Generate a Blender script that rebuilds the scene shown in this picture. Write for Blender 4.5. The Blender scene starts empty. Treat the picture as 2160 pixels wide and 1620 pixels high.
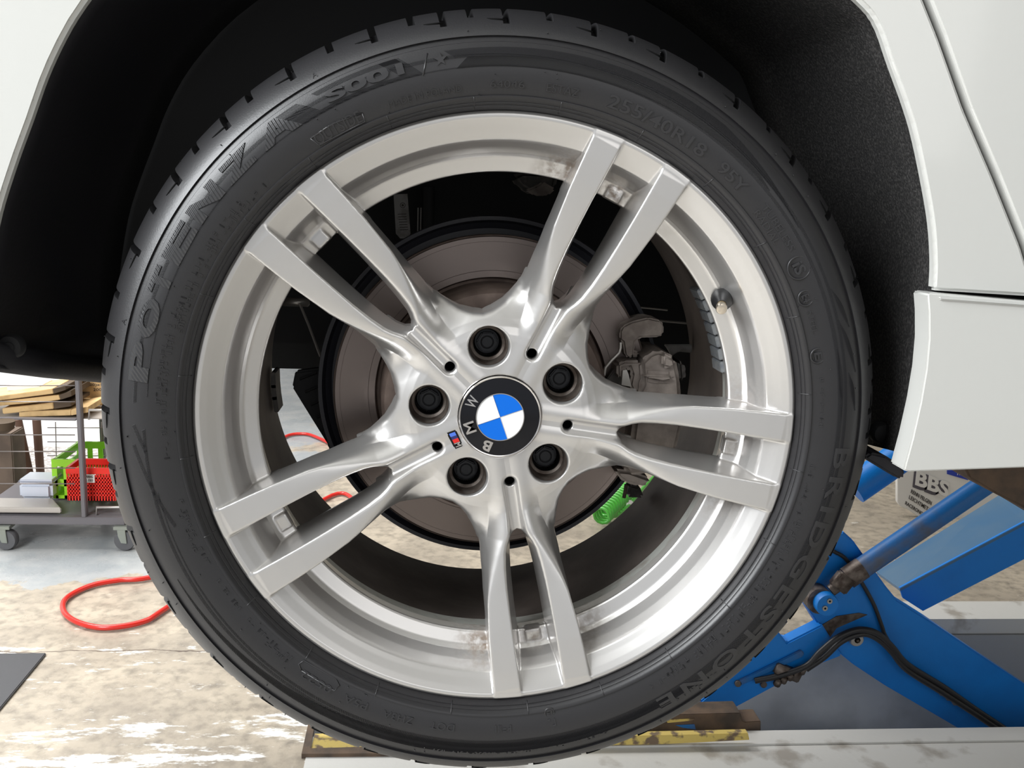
import bpy, bmesh, math, random
import numpy as np
from mathutils import Matrix, Vector
random.seed(7); RNG = np.random.default_rng(7)
PI = math.pi; D2R = PI / 180

# ------------------------------------------------------------------ camera
F_PX = 2003.6
RHO = 1.2 * D2R
cn = np.array([-.0892, -.1978, 1.0]); cn /= np.linalg.norm(cn)
cu = np.cross([0, 1, 0], cn); cu /= np.linalg.norm(cu)
cv = np.cross(cn, cu)
CC = np.array([-.0080, .0321, .7738])
AX = math.cos(RHO) * cu + math.sin(RHO) * cv
AY = cn
AZ = math.sin(RHO) * cu - math.cos(RHO) * cv
CAM = -np.array([CC @ AX, CC @ AY, CC @ AZ])
scene = bpy.context.scene
COL = scene.collection
cam_data = bpy.data.cameras.new('camera'); cam_data.sensor_width = 36; cam_data.lens = F_PX / 2160 * 36
cam_data.clip_start = .01; cam_data.clip_end = 200
cam = bpy.data.objects.new('camera', cam_data); COL.objects.link(cam)
R_ = Matrix(((AX[0], -AX[1], -AX[2]), (AY[0], -AY[1], -AY[2]), (AZ[0], -AZ[1], -AZ[2])))
cam.matrix_world = Matrix.Translation(Vector(CAM)) @ R_.to_4x4()
scene.camera = cam

# ------------------------------------------------------------------ light and exposure
world = bpy.data.worlds.new('overcast_sky'); scene.world = world; world.use_nodes = True
wbg = world.node_tree.nodes['Background']
wbg.inputs[0].default_value = (.93, .96, 1, 1); wbg.inputs[1].default_value = .55


def area(name, loc, target, sx, sy, power, color):
    l = bpy.data.lights.new(name, 'AREA'); l.shape = 'RECTANGLE'; l.size = sx; l.size_y = sy
    l.energy = power; l.color = color
    o = bpy.data.objects.new(name, l); COL.objects.link(o); o.location = loc
    o.rotation_euler = (Vector(target) - Vector(loc)).to_track_quat('-Z', 'Y').to_euler()
    return o


area('daylight_from_the_open_side', (-2.5, -1.25, 1.6), (0, 0, -.05), 2.2, 1.3, 205, (.95, .98, 1))
area('daylight_from_the_doorway', (1.2, -3.8, 1.2), (0, 0, -.2), 2.4, 1.6, 16, (1, .98, .95))
area('ceiling_lamps', (-.2, 3.4, 2.5), (-.2, 3.3, -1.1), 4.0, 2.6, 88, (1, .985, .95))
area('daylight_over_the_yard', (-2.6, 3.0, 2.4), (-2.4, 3.9, -.9), 2.2, 1.0, 190, (1, 1, 1))
area('fill_over_the_near_bay', (-1.6, .4, 2.3), (-.9, 1.2, -1.1), 1.2, .8, 14, (1, .985, .95))  # fill light added to brighten the near-bay floor
scene.view_settings.view_transform = 'Standard'; scene.view_settings.look = 'None'
scene.view_settings.gamma = 1; scene.view_settings.exposure = 0.0
scene.view_settings.use_curve_mapping = False

# ------------------------------------------------------------------ helpers


def ray(px, py):
    d = np.array([(px - 1080) / F_PX, (py - 810) / F_PX, 1.0])
    return np.array([d @ AX, d @ AY, d @ AZ])


def onY(px, py, Y):
    d = ray(px, py); t = (Y - CAM[1]) / d[1]; return CAM + d * t


def onZ(px, py, Z):
    d = ray(px, py); t = (Z - CAM[2]) / d[2]; return CAM + d * t


def phi(px, py, Y=-.012):
    p = onY(px, py, Y); return math.atan2(p[2], p[0])


FLOOR = -1.12


def mat(name, color=(.5, .5, .5), rough=.5, metal=0., coat=0., spec=.5, noise=None, bump=None, wave=None, emis=None, trans=0., alpha=1., aniso=0.):
    """noise=(scale, other colour, lo, hi[, detail]); bump=(scale, distance m, strength)"""
    m = bpy.data.materials.new(name); m.use_nodes = True
    nt = m.node_tree; N = nt.nodes; L = nt.links
    b = N['Principled BSDF']
    b.inputs['Base Color'].default_value = (*color, 1); b.inputs['Roughness'].default_value = rough
    b.inputs['Metallic'].default_value = metal; b.inputs['Coat Weight'].default_value = coat
    b.inputs['Coat Roughness'].default_value = .08
    b.inputs['Specular IOR Level'].default_value = spec
    b.inputs['Transmission Weight'].default_value = trans; b.inputs['Alpha'].default_value = alpha
    b.inputs['Anisotropic'].default_value = aniso
    if emis:
        b.inputs['Emission Color'].default_value = (*emis[0], 1); b.inputs['Emission Strength'].default_value = emis[1]
    tc = N.new('ShaderNodeTexCoord')
    if noise:
        t = N.new('ShaderNodeTexNoise'); t.inputs['Scale'].default_value = noise[0]
        t.inputs['Detail'].default_value = noise[4] if len(noise) > 4 else 6
        L.new(tc.outputs['Object'], t.inputs['Vector'])
        r = N.new('ShaderNodeMapRange'); r.inputs['From Min'].default_value = noise[2]; r.inputs['From Max'].default_value = noise[3]
        L.new(t.outputs['Fac'], r.inputs['Value'])
        x = N.new('ShaderNodeMix'); x.data_type = 'RGBA'
        x.inputs[6].default_value = (*color, 1); x.inputs[7].default_value = (*noise[1], 1)
        L.new(r.outputs[0], x.inputs[0]); L.new(x.outputs[2], b.inputs['Base Color'])
    last = None
    if bump:
        t = N.new('ShaderNodeTexNoise'); t.inputs['Scale'].default_value = bump[0]; t.inputs['Detail'].default_value = 5
        L.new(tc.outputs['Object'], t.inputs['Vector'])
        bp = N.new('ShaderNodeBump'); bp.inputs['Distance'].default_value = bump[1]; bp.inputs['Strength'].default_value = bump[2]
        L.new(t.outputs['Fac'], bp.inputs['Height']); L.new(bp.outputs[0], b.inputs['Normal']); last = bp
    if wave:   # (scale, rotation about Y, distance)
        mp = N.new('ShaderNodeMapping'); mp.inputs['Rotation'].default_value = (0, wave[1], 0)
        L.new(tc.outputs['Object'], mp.inputs['Vector'])
        w = N.new('ShaderNodeTexWave'); w.bands_direction = 'X'; w.inputs['Scale'].default_value = wave[0]
        L.new(mp.outputs[0], w.inputs['Vector'])
        bp = N.new('ShaderNodeBump'); bp.inputs['Distance'].default_value = wave[2]; bp.inputs['Strength'].default_value = 1
        L.new(w.outputs['Fac'], bp.inputs['Height'])
        if last: L.new(last.outputs[0], bp.inputs['Normal'])
        L.new(bp.outputs[0], b.inputs['Normal'])
    return m


M = {}


def mk(key, **k): M[key] = mat(key, **k); return M[key]


def link(o, parent=None):
    COL.objects.link(o)
    if parent is not None: o.parent = parent
    return o


def mesh_obj(name, verts, faces, m, parent=None, smooth=False):
    me = bpy.data.meshes.new(name)
    me.from_pydata([tuple(map(float, v)) for v in verts], [], [tuple(map(int, f)) for f in faces])
    me.validate(); me.update()
    if m is not None: me.materials.append(m)
    if smooth:
        me.polygons.foreach_set('use_smooth', [True] * len(me.polygons))
    return link(bpy.data.objects.new(name, me), parent)


def bm_obj(name, bm, m, parent=None, smooth=False, autos=None):
    bmesh.ops.recalc_face_normals(bm, faces=bm.faces)
    me = bpy.data.meshes.new(name); bm.to_mesh(me); bm.free()
    for mm in (m if isinstance(m, (list, tuple)) else [m]): me.materials.append(mm)
    if smooth: me.polygons.foreach_set('use_smooth', [True] * len(me.polygons))
    o = link(bpy.data.objects.new(name, me), parent)
    if autos: me.set_sharp_from_angle(angle=autos * D2R)
    return o


def tag(o, label=None, cat=None, group=None, kind=None):
    if label: o['label'] = label
    if cat: o['category'] = cat
    if group: o['group'] = group
    if kind: o['kind'] = kind
    return o


def empty(name, loc, label, cat, group=None):
    """the parts of every thing are modelled in world space, so the root keeps the identity matrix
    until base() moves it to the thing's base"""
    o = bpy.data.objects.new(name, None); o.empty_display_size = .05; COL.objects.link(o)
    o.location = loc
    return tag(o, label, cat, group)


def settle(root):
    """children were modelled in world coordinates: cancel the root's location"""
    bpy.context.view_layer.update()
    inv = Matrix.Translation(root.location).inverted()
    for c in root.children: c.matrix_parent_inverse = inv


def lathe(name, prof, m, parent=None, seg=180, smooth=True, closed=False, autos=35, a0=0, a1=2 * PI, cx=0, cz=0):
    """revolve (r, y) about the wheel axis (world Y through x=cx, z=cz)"""
    full = abs(a1 - a0 - 2 * PI) < 1e-6
    n = seg if full else seg + 1
    V = []; Fc = []
    for i in range(n):
        a = a0 + (a1 - a0) * i / seg
        for r, y in prof: V.append((cx + r * math.cos(a), y, cz + r * math.sin(a)))
    k = len(prof)
    for i in range(seg):
        j = (i + 1) % n
        for q in range(k if closed else k - 1):
            w = (q + 1) % k
            Fc.append((i * k + q, j * k + q, j * k + w, i * k + w))
    if closed and not full:
        Fc.append(tuple(range(k))); Fc.append(tuple((n - 1) * k + q for q in range(k)))
    bm = bmesh.new()
    vs = [bm.verts.new(v) for v in V]
    for f in Fc:
        try: bm.faces.new([vs[i] for i in f])
        except ValueError: pass
    bmesh.ops.remove_doubles(bm, verts=bm.verts, dist=1e-6)
    return bm_obj(name, bm, m, parent, smooth, autos)


def prism_bm(pts, y0, y1, bevel=0., seg=2, bm=None):
    """polygon of (x, z) extruded along Y"""
    bm = bm or bmesh.new()
    a = [bm.verts.new((p[0], y0, p[1])) for p in pts]
    f = bm.faces.new(a)
    r = bmesh.ops.extrude_face_region(bm, geom=[f])
    vs = [g for g in r['geom'] if isinstance(g, bmesh.types.BMVert)]
    bmesh.ops.translate(bm, verts=vs, vec=(0, y1 - y0, 0))
    bmesh.ops.recalc_face_normals(bm, faces=bm.faces)
    if bevel:
        bmesh.ops.bevel(bm, geom=list(bm.edges), offset=bevel, segments=seg, affect='EDGES', clamp_overlap=True)
    return bm


def prism(name, pts, y0, y1, m, parent=None, bevel=0., seg=2, smooth=True):
    return bm_obj(name, prism_bm(pts, y0, y1, bevel, seg), m, parent, smooth, 40)


def px_poly(pts, Y): return [(onY(x, y, Y)[0], onY(x, y, Y)[2]) for x, y in pts]


def pprism(name, pts, Y, th, m, parent=None, bevel=0., seg=2):
    return prism(name, px_poly(pts, Y), Y, Y + th, m, parent, bevel, seg)


def box_bm(c, s, rot=None, bevel=0., bm=None, seg=2):
    own = bmesh.new()
    bmesh.ops.create_cube(own, size=1)
    bmesh.ops.scale(own, verts=own.verts, vec=s)
    if bevel: bmesh.ops.bevel(own, geom=list(own.edges), offset=bevel, segments=seg, affect='EDGES', clamp_overlap=True)
    if rot is not None: bmesh.ops.rotate(own, verts=own.verts, matrix=rot, cent=(0, 0, 0))
    bmesh.ops.translate(own, verts=own.verts, vec=c)
    if bm is None: return own
    tmp = bpy.data.meshes.new('t'); own.to_mesh(tmp); own.free(); bm.from_mesh(tmp); bpy.data.meshes.remove(tmp)
    return bm


def box(name, c, s, m, parent=None, rot=None, bevel=0.):
    return bm_obj(name, box_bm(c, s, rot, bevel), m, parent, bool(bevel), 40 if bevel else None)


def rz(a): return Matrix.Rotation(a, 3, 'Z')


def tube_bm(path, r, seg=10, bm=None, caps=True):
    bm = bm or bmesh.new()
    P = [Vector(p) for p in path]; rings = []; up = None
    for i, p in enumerate(P):
        t = (P[min(i + 1, len(P) - 1)] - P[max(i - 1, 0)]).normalized()
        if up is None: up = t.orthogonal().normalized()
        up = (up - t * up.dot(t)).normalized(); w = t.cross(up)
        rr = r[i] if isinstance(r, (list, tuple)) else r
        rings.append([bm.verts.new(p + (up * math.cos(2 * PI * k / seg) + w * math.sin(2 * PI * k / seg)) * rr) for k in range(seg)])
    for A, B in zip(rings, rings[1:]):
        for k in range(seg): bm.faces.new((A[k], A[(k + 1) % seg], B[(k + 1) % seg], B[k]))
    if caps: bm.faces.new(rings[0]); bm.faces.new(rings[-1])
    return bm


def tube(name, path, r, m, parent=None, seg=10):
    return bm_obj(name, tube_bm(path, r, seg), m, parent, True, 50)


def spline(pts, n=8):
    P = [np.array(p, float) for p in pts]; P = [2 * P[0] - P[1]] + P + [2 * P[-1] - P[-2]]; out = []
    for i in range(1, len(P) - 2):
        for k in range(n):
            t = k / n; a, b, c, d = P[i - 1:i + 3]
            out.append(.5 * ((2 * b) + (c - a) * t + (2 * a - 5 * b + 4 * c - d) * t * t + (3 * b - a - 3 * c + d) * t ** 3))
    out.append(P[-2]); return out


# text as a flat mesh: returns triangulated bmesh with x,y in [0..w],[0..1] cap height units
def text_bm(txt, bold=0., space=1.0, depth=0.):
    c = bpy.data.curves.new('t', 'FONT'); c.body = txt; c.size = 1; c.offset = bold; c.space_character = space
    c.resolution_u = 3; c.fill_mode = 'BOTH'; c.extrude = depth
    o = bpy.data.objects.new('t', c); COL.objects.link(o)
    dg = bpy.context.evaluated_depsgraph_get(); me = bpy.data.meshes.new_from_object(o.evaluated_get(dg))
    bpy.data.objects.remove(o); bpy.data.curves.remove(c)
    bm = bmesh.new(); bm.from_mesh(me); bpy.data.meshes.remove(me)
    xs = [v.co.x for v in bm.verts]; ys = [v.co.y for v in bm.verts]
    x0, x1, y0, y1 = min(xs), max(xs), min(ys), max(ys)
    for v in bm.verts: v.co.x = (v.co.x - x0) / (x1 - x0); v.co.y = (v.co.y - y0) / (y1 - y0)
    return bm, (x1 - x0) / (y1 - y0)


def flat_text(name, txt, origin, ex, ey, w, h, m, parent, bold=0., depth=.0006):
    """text in the parallelogram origin + s*ex*w + t*ey*h, thickness along ex x ey"""
    bm, _ = text_bm(txt, bold, 1, .5)
    o = Vector(origin); ex = Vector(ex).normalized(); ey = Vector(ey).normalized(); ez = ex.cross(ey)
    for v in bm.verts: v.co = o + ex * (v.co.x * w) + ey * (v.co.y * h) + ez * (v.co.z * 2 * depth)
    return bm_obj(name, bm, m, parent)


# ------------------------------------------------------------------ materials
alloy = mk('silver_alloy_paint', color=(.60, .585, .57), rough=.31, metal=.8, coat=.4)
_nt = alloy.node_tree
_a = _nt.nodes.new('ShaderNodeAttribute'); _a.attribute_name = 'dirt'
_tc = _nt.nodes.new('ShaderNodeTexCoord'); _n = _nt.nodes.new('ShaderNodeTexNoise'); _n.inputs['Scale'].default_value = 170; _n.inputs['Detail'].default_value = 8
_nt.links.new(_tc.outputs['Object'], _n.inputs['Vector'])
_ml = _nt.nodes.new('ShaderNodeMath'); _ml.operation = 'MULTIPLY'; _nt.links.new(_a.outputs['Fac'], _ml.inputs[0])
_mr = _nt.nodes.new('ShaderNodeMapRange'); _mr.inputs['From Min'].default_value = .38; _mr.inputs['From Max'].default_value = .6
_nt.links.new(_n.outputs['Fac'], _mr.inputs['Value']); _nt.links.new(_mr.outputs[0], _ml.inputs[1])
_mx = _nt.nodes.new('ShaderNodeMix'); _mx.data_type = 'RGBA'; _mx.inputs[6].default_value = (.60, .585, .57, 1); _mx.inputs[7].default_value = (.20, .155, .12, 1)
_nt.links.new(_ml.outputs[0], _mx.inputs[0]); _nt.links.new(_mx.outputs[2], _nt.nodes['Principled BSDF'].inputs['Base Color'])
_mm = _nt.nodes.new('ShaderNodeMapRange'); _mm.inputs['To Min'].default_value = .8; _mm.inputs['To Max'].default_value = .1
_nt.links.new(_ml.outputs[0], _mm.inputs['Value']); _nt.links.new(_mm.outputs[0], _nt.nodes['Principled BSDF'].inputs['Metallic'])

mk('barrel_dirt', color=(.065, .05, .043), rough=.6, metal=.3, noise=(30, (.10, .08, .07), .4, .7), bump=(140, .0004, .5))
mk('barrel_paint', color=(.42, .43, .40), rough=.45, metal=.3, noise=(60, (.3, .28, .25), .5, .7))
mk('tyre_rubber', color=(.011, .0105, .012), rough=.40, spec=.6, bump=(900, .00012, .5))
mk('tyre_tread', color=(.020, .0195, .021), rough=.42, spec=.6, bump=(700, .0002, .5))
mk('raised_rubber', color=(.021, .0205, .022), rough=.36, spec=.5)
mk('hatched_rubber', color=(.026, .026, .028), rough=.34, spec=.5, wave=(120, 35 * D2R, .00045))
mk('pocket_metal', color=(.13, .11, .095), rough=.5, metal=.6, noise=(120, (.07, .05, .04), .4, .65))
mk('bolt_black', color=(.018, .019, .022), rough=.42, metal=.5)
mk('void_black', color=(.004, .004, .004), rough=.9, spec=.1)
mk('cap_black', color=(.004, .004, .006), rough=.12, coat=.15, spec=.3)
mk('chrome', color=(.75, .72, .70), rough=.12, metal=1)
mk('logo_blue', color=(.0, .13, .62), rough=.3, spec=.3)
mk('logo_white', color=(.80, .81, .82), rough=.3, spec=.3)
mk('badge_light_blue', color=(.07, .16, .62), rough=.25)
mk('badge_dark_blue', color=(.02, .025, .12), rough=.25)
mk('badge_red', color=(.6, .02, .015), rough=.25)
mk('valve_rubber', color=(.012, .012, .013), rough=.42)
mk('brass', color=(.62, .48, .27), rough=.3, metal=.9)
mk('valve_cap', color=(.60, .53, .44), rough=.3, metal=.9)
mk('zinc_weight', color=(.30, .315, .325), rough=.45, metal=.6, noise=(180, (.2, .22, .25), .45, .7))
mk('disc_face', color=(.20, .165, .15), rough=.38, metal=.9, aniso=.7)
mk('disc_dark', color=(.10, .072, .06), rough=.6, metal=.5, noise=(60, (.16, .12, .10), .4, .7))
mk('shield_black', color=(.012, .012, .017), rough=.55)
mk('caliper_metal', color=(.25, .215, .19), rough=.62, metal=.35, noise=(55, (.14, .115, .10), .4, .65), bump=(160, .0008, .8))
mk('caliper_dark', color=(.06, .055, .05), rough=.6, metal=.3, noise=(80, (.15, .13, .12), .5, .7), bump=(160, .0006, .6))
mk('steel_clip', color=(.42, .40, .37), rough=.4, metal=.8)
mk('white_paint', color=(.55, .55, .525), rough=.22, coat=.9)
mk('panel_gap', color=(.02, .018, .018), rough=.8)
mk('felt_liner', color=(.016, .0155, .0155), rough=.95, spec=.2, noise=(420, (.065, .062, .06), .45, .8, 12), bump=(500, .0015, 1))
mk('plastic_liner', color=(.010, .0095, .012), rough=.62, spec=.35, bump=(300, .0004, .6))
mk('under_black', color=(.008, .008, .009), rough=.7)
mk('rust_brown', color=(.13, .085, .055), rough=.7, metal=.2, noise=(18, (.06, .045, .035), .4, .65), bump=(120, .001, .7))
mk('tag_paper', color=(.30, .29, .28), rough=.7, noise=(90, (.20, .19, .18), .45, .6))
mk('lift_blue', color=(.0, .20, .66), rough=.42, spec=.5, noise=(7, (.0, .16, .55), .45, .75), bump=(260, .0006, .5))
mk('lift_blue_worn', color=(.01, .14, .42), rough=.42, noise=(7, (.10, .10, .11), .46, .64), bump=(160, .0008, .6))
mk('lift_grey_blue', color=(.10, .185, .28), rough=.4, noise=(5, (.05, .15, .29), .4, .7))
mk('greasy_steel', color=(.17, .14, .12), rough=.5, metal=.5, noise=(40, (.07, .05, .04), .4, .6), bump=(160, .001, .7))
mk('black_hose', color=(.016, .015, .016), rough=.45)
mk('pit_grey', color=(.50, .51, .52), rough=.75, noise=(4, (.36, .365, .37), .4, .6), bump=(60, .002, .5))
mk('pit_dark', color=(.42, .43, .44), rough=.8, noise=(6, (.28, .28, .29), .4, .6))
mk('worn_white', color=(.62, .61, .58), rough=.55, noise=(9, (.36, .33, .29), .56, .68, 10), bump=(90, .001, .5))
mk('worn_yellow', color=(.62, .47, .13), rough=.6, noise=(26, (.16, .11, .07), .52, .6, 10), bump=(120, .001, .6))
mk('rubber_mat', color=(.055, .055, .06), rough=.55, bump=(40, .0008, .5))
mk('red_hose', color=(.62, .02, .012), rough=.32, coat=.3)
mk('green_hose', color=(.08, .44, .05), rough=.3, coat=.3)
mk('cart_grey', color=(.16, .15, .16), rough=.5, metal=.2)
mk('cart_wire', color=(.28, .25, .24), rough=.4, metal=.6)
mk('shelf_steel', color=(.50, .47, .44), rough=.4, metal=.5)
mk('caster_grey', color=(.10, .10, .105), rough=.5)
mk('caster_steel', color=(.30, .32, .28), rough=.4, metal=.7)
mk('kraft', color=(.62, .42, .20), rough=.8, noise=(14, (.42, .27, .12), .5, .7))
mk('kraft_dark', color=(.075, .05, .03), rough=.8)
mk('box_card', color=(.55, .36, .17), rough=.8, noise=(5, (.48, .30, .13), .4, .7))
mk('ink', color=(.05, .04, .035), rough=.7)
mk('grey_ink', color=(.10, .09, .11), rough=.6)
mk('crate_red', color=(.75, .02, .01), rough=.4)
mk('crate_green', color=(.33, .75, .03), rough=.4)
mk('paper_white', color=(.82, .80, .76), rough=.6)
mk('clear_plastic', color=(.78, .82, .92), rough=.2, alpha=.8)
mk('brown_pole', color=(.11, .055, .035), rough=.6)
mk('pallet_wood', color=(.13, .09, .065), rough=.8, noise=(8, (.08, .055, .04), .4, .6))
mk('old_tyre', color=(.045, .048, .055), rough=.6)
mk('white_wall', color=(.88, .88, .86), rough=.8)
mk('garage_wall', color=(.55, .54, .50), rough=.85, noise=(2, (.42, .41, .38), .4, .7))
mk('ceiling_paint', color=(.55, .55, .53), rough=.9)
mk('gravel', color=(.34, .31, .29), rough=.9, noise=(60, (.62, .58, .55), .48, .56, 2), bump=(60, .02, 1))
mk('blue_print', color=(.02, .05, .42), rough=.5)


def floor_material():
    m = bpy.data.materials.new('scratched_concrete'); m.use_nodes = True
    nt = m.node_tree; N = nt.nodes; L = nt.links; b = N['Principled BSDF']
    tc = N.new('ShaderNodeTexCoord')

    def noise(scale, detail=8, rough=.6, vec=None):
        t = N.new('ShaderNodeTexNoise'); t.inputs['Scale'].default_value = scale; t.inputs['Detail'].default_value = detail
        t.inputs['Roughness'].default_value = rough
        L.new(vec or tc.outputs['Object'], t.inputs['Vector']); return t.outputs['Fac']

    def rng(v, a, c, lo=0, hi=1):
        r = N.new('ShaderNodeMapRange'); r.inputs['From Min'].default_value = a; r.inputs['From Max'].default_value = c
        r.inputs['To Min'].default_value = lo; r.inputs['To Max'].default_value = hi
        L.new(v, r.inputs['Value']); return r.outputs[0]

    def math_(op, a, c):
        x = N.new('ShaderNodeMath'); x.operation = op
        for i, q in enumerate((a, c)):
            if isinstance(q, (int, float)): x.inputs[i].default_value = q
            else: L.new(q, x.inputs[i])
        return x.outputs[0]

    def mix(f, a, c):
        x = N.new('ShaderNodeMix'); x.data_type = 'RGBA'
        L.new(f, x.inputs[0])
        for i, q in ((6, a), (7, c)):
            if isinstance(q, tuple): x.inputs[i].default_value = (*q, 1)
            else: L.new(q, x.inputs[i])
        return x.outputs[2]
    sep = N.new('ShaderNodeSeparateXYZ'); L.new(tc.outputs['Object'], sep.inputs[0])
    stretch = N.new('ShaderNodeMapping'); stretch.inputs['Scale'].default_value = (.35, 1.3, 1); L.new(tc.outputs['Object'], stretch.inputs[0])
    base = mix(rng(noise(4.5), .35, .65), (.35, .30, .24), (.51, .44, .345))
    base = mix(rng(noise(26, 10), .45, .7), base, (.26, .225, .18))
    # scraps of white line paint near the pit, most at the front
    near = rng(sep.outputs['Y'], 1.0, 2.1, .14, -.02)
    w = math_('ADD', noise(11, 12, .72, stretch.outputs[0]), near)
    base = mix(rng(w, .62, .65), base, (.80, .78, .74))
    # old grey-blue floor paint in the far bay, ragged edge
    e = math_('ADD', sep.outputs['Y'], rng(noise(2.6, 9, .65), .3, .7, -.35, .35))
    far = rng(e, 2.33, 2.36)
    left = rng(math_('ADD', sep.outputs['X'], rng(noise(3, 6), .3, .7, -.3, .3)), -.55, -.65)
    far = math_('MULTIPLY', far, left)
    base = mix(far, base, mix(rng(noise(6), .4, .7), (.30, .32, .33), (.42, .42, .41)))
    # one thin crack
    c = math_('ABSOLUTE', math_('ADD', math_('ADD', sep.outputs['Y'], -1.835), rng(noise(5, 4), 0, 1, -.05, .05)), 0)
    base = mix(rng(c, .0015, .003, 1, 0), base, (.12, .09, .07))
    L.new(base, b.inputs['Base Color'])
    L.new(rng(noise(9, 6), .3, .7, .2, .5), b.inputs['Roughness'])
    bp = N.new('ShaderNodeBump'); bp.inputs['Distance'].default_value = .002; bp.inputs['Strength'].default_value = .5
    L.new(noise(45, 10), bp.inputs['Height']); L.new(bp.outputs[0], b.inputs['Normal'])
    return m


M['floor'] = floor_material()

# ------------------------------------------------------------------ structure: floor with the lift pit, walls, ceiling
PX0, PX1, PY0, PY1 = -.32, 3.4, 1.365, 1.925


def slab(name, x0, x1, y0, y1, z0, z1, m, kind='structure', parent=None):
    o = box(name, ((x0 + x1) / 2, (y0 + y1) / 2, (z0 + z1) / 2), (x1 - x0, y1 - y0, z1 - z0), m, parent)
    if kind: o['kind'] = kind
    return o


def floor_mesh():
    bm = bmesh.new()
    for (x0, x1, y0, y1) in ((-6, PX0, -5, 3.15), (PX0, 6, -5, PY0), (PX0, 6, PY1, 3.15), (PX1, 6, PY0, PY1), (-1.35, 6, 3.15, 9)):
        box_bm(((x0 + x1) / 2, (y0 + y1) / 2, FLOOR - .05), (x1 - x0, y1 - y0, .1), bm=bm)
    o = bm_obj('floor', bm, M['floor']); o['kind'] = 'structure'; o['label'] = 'stained beige concrete workshop floor'
    return o


floor_mesh()
slab('lift_pit_wall', PX0, PX1, PY1 - .014, PY1 + .02, FLOOR - .5, FLOOR - .002, M['pit_grey'])
slab('lift_pit_wall', PX0, PX1, PY0 - .02, PY0, FLOOR - .5, FLOOR - .002, M['pit_grey'])
slab('lift_pit_wall', PX0 - .02, PX0, PY0, PY1, FLOOR - .5, FLOOR - .002, M['pit_grey'])
slab('lift_pit_floor', PX0, PX1, PY0, PY1, FLOOR - .52, FLOOR - .34, M['pit_dark'])
slab('trim_1', PX0, PX1, PY0 - .055, PY0 + .004, FLOOR, FLOOR + .008, M['worn_white'])['label'] = 'chipped white steel edging along the near side of the lift pit'
slab('trim_2', PX0 - .0, PX1, PY0 - .30, PY0 - .056, FLOOR, FLOOR + .003, M['worn_white'])['label'] = 'worn white painted strip in front of the lift pit'
slab('trim_3', PX0 + 1.6, PX1, PY1 - .004, PY1 + .13, FLOOR, FLOOR + .05, M['worn_white'])['label'] = 'white painted kerb along the far side of the lift pit'
slab('gravel_yard', -6, -1.35, 3.15, 4.2, FLOOR - .12, FLOOR - .02, M['gravel'])
slab('wall_outside', -6.5, -1.35, 4.1, 4.25, FLOOR - .1, .9, M['white_wall'])
slab('wall_back', -1.45, 6, 9, 9.2, FLOOR, 2.6, M['garage_wall'])
slab('wall_right', 6, 6.2, -5, 9, FLOOR, 2.6, M['garage_wall'])
slab('ceiling', -2.4, 6.2, -5, 9.2, 2.6, 2.8, M['ceiling_paint'])

# ------------------------------------------------------------------ the alloy wheel (one cast surface from a distance field)
PH0 = -1.7344 + PI / 5            # image-plane angle of the first twin-spoke axis
SPOKE = [-(PH0 + k * 2 * PI / 5 - RHO) for k in range(5)]     # world angles in the XZ plane
GAP = [-(-1.7344 + k * 2 * PI / 5 - RHO) for k in range(5)]   # bolt directions


def ip(x, xs, ys): return np.interp(x, xs, ys)


def smin(a, b, k):
    h = np.maximum(k - np.abs(a - b), 0) / k; return np.minimum(a, b) - h * h * k * .25


def smax(a, b, k): return -smin(-a, -b, k)


def poly_sdf(px, py, pts):
    """signed distance to polygon, negative inside"""
    d = np.full(px.shape, 1e9); s = np.ones(px.shape)
    n = len(pts)
    for i in range(n):
        ax, ay = pts[i]; bx, by = pts[i - 1]
        ex, ey = bx - ax, by - ay; wx, wy = px - ax, py - ay
        t = np.clip((wx * ex + wy * ey) / (ex * ex + ey * ey), 0, 1)
        dx, dy = wx - ex * t, wy - ey * t
        d = np.minimum(d, dx * dx + dy * dy)
        c1 = py >= ay; c2 = py < by; c3 = ex * wy > ey * wx
        flip = (c1 & c2 & c3) | (~c1 & ~c2 & ~c3)
        s = np.where(flip, -s, s)
    return s * np.sqrt(d)


RING = [(.2468, .0075), (.2462, .0030), (.2440, .0010), (.2410, .0012), (.2360, .0045), (.2300, .0088), (.2255, .0118), (.2240, .0145),
        (.2200, .0230), (.2160, .0330), (.2135, .0362), (.2120, .0372), (.2025, .0410), (.2012, .0425), (.2030, .0520), (.2050, .0620),
        (.2130, .0660), (.2200, .0640), (.2260, .0500), (.2300, .0250), (.2400, .0130)]
# big window outline at its back edge, polar about the gap direction: (angle from gap axis, r)
_w = []
for th, r in ((0, .0872), (5.3, .0892), (12, .0955), (15, .1015), (18, .1105), (19.6, .120), (20.3, .130), (21.9, .150), (23.0, .170), (23.9, .188)):
    _w.append((r * math.cos(th * D2R), r * math.sin(th * D2R)))
_a = [24.1, 23.6, 22.4, 20]
_w += [(r * math.cos(t * D2R), r * math.sin(t * D2R)) for t, r in zip((24.05, 23.6, 22.6, 21), (.1955, .1985, .2006, .2016))]
_w += [(.2016 * math.cos(t * D2R), .2016 * math.sin(t * D2R)) for t in (15, 10, 5, 0)]
WIN = _w + [(x, -y) for x, y in _w[-2:0:-1]]


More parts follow.
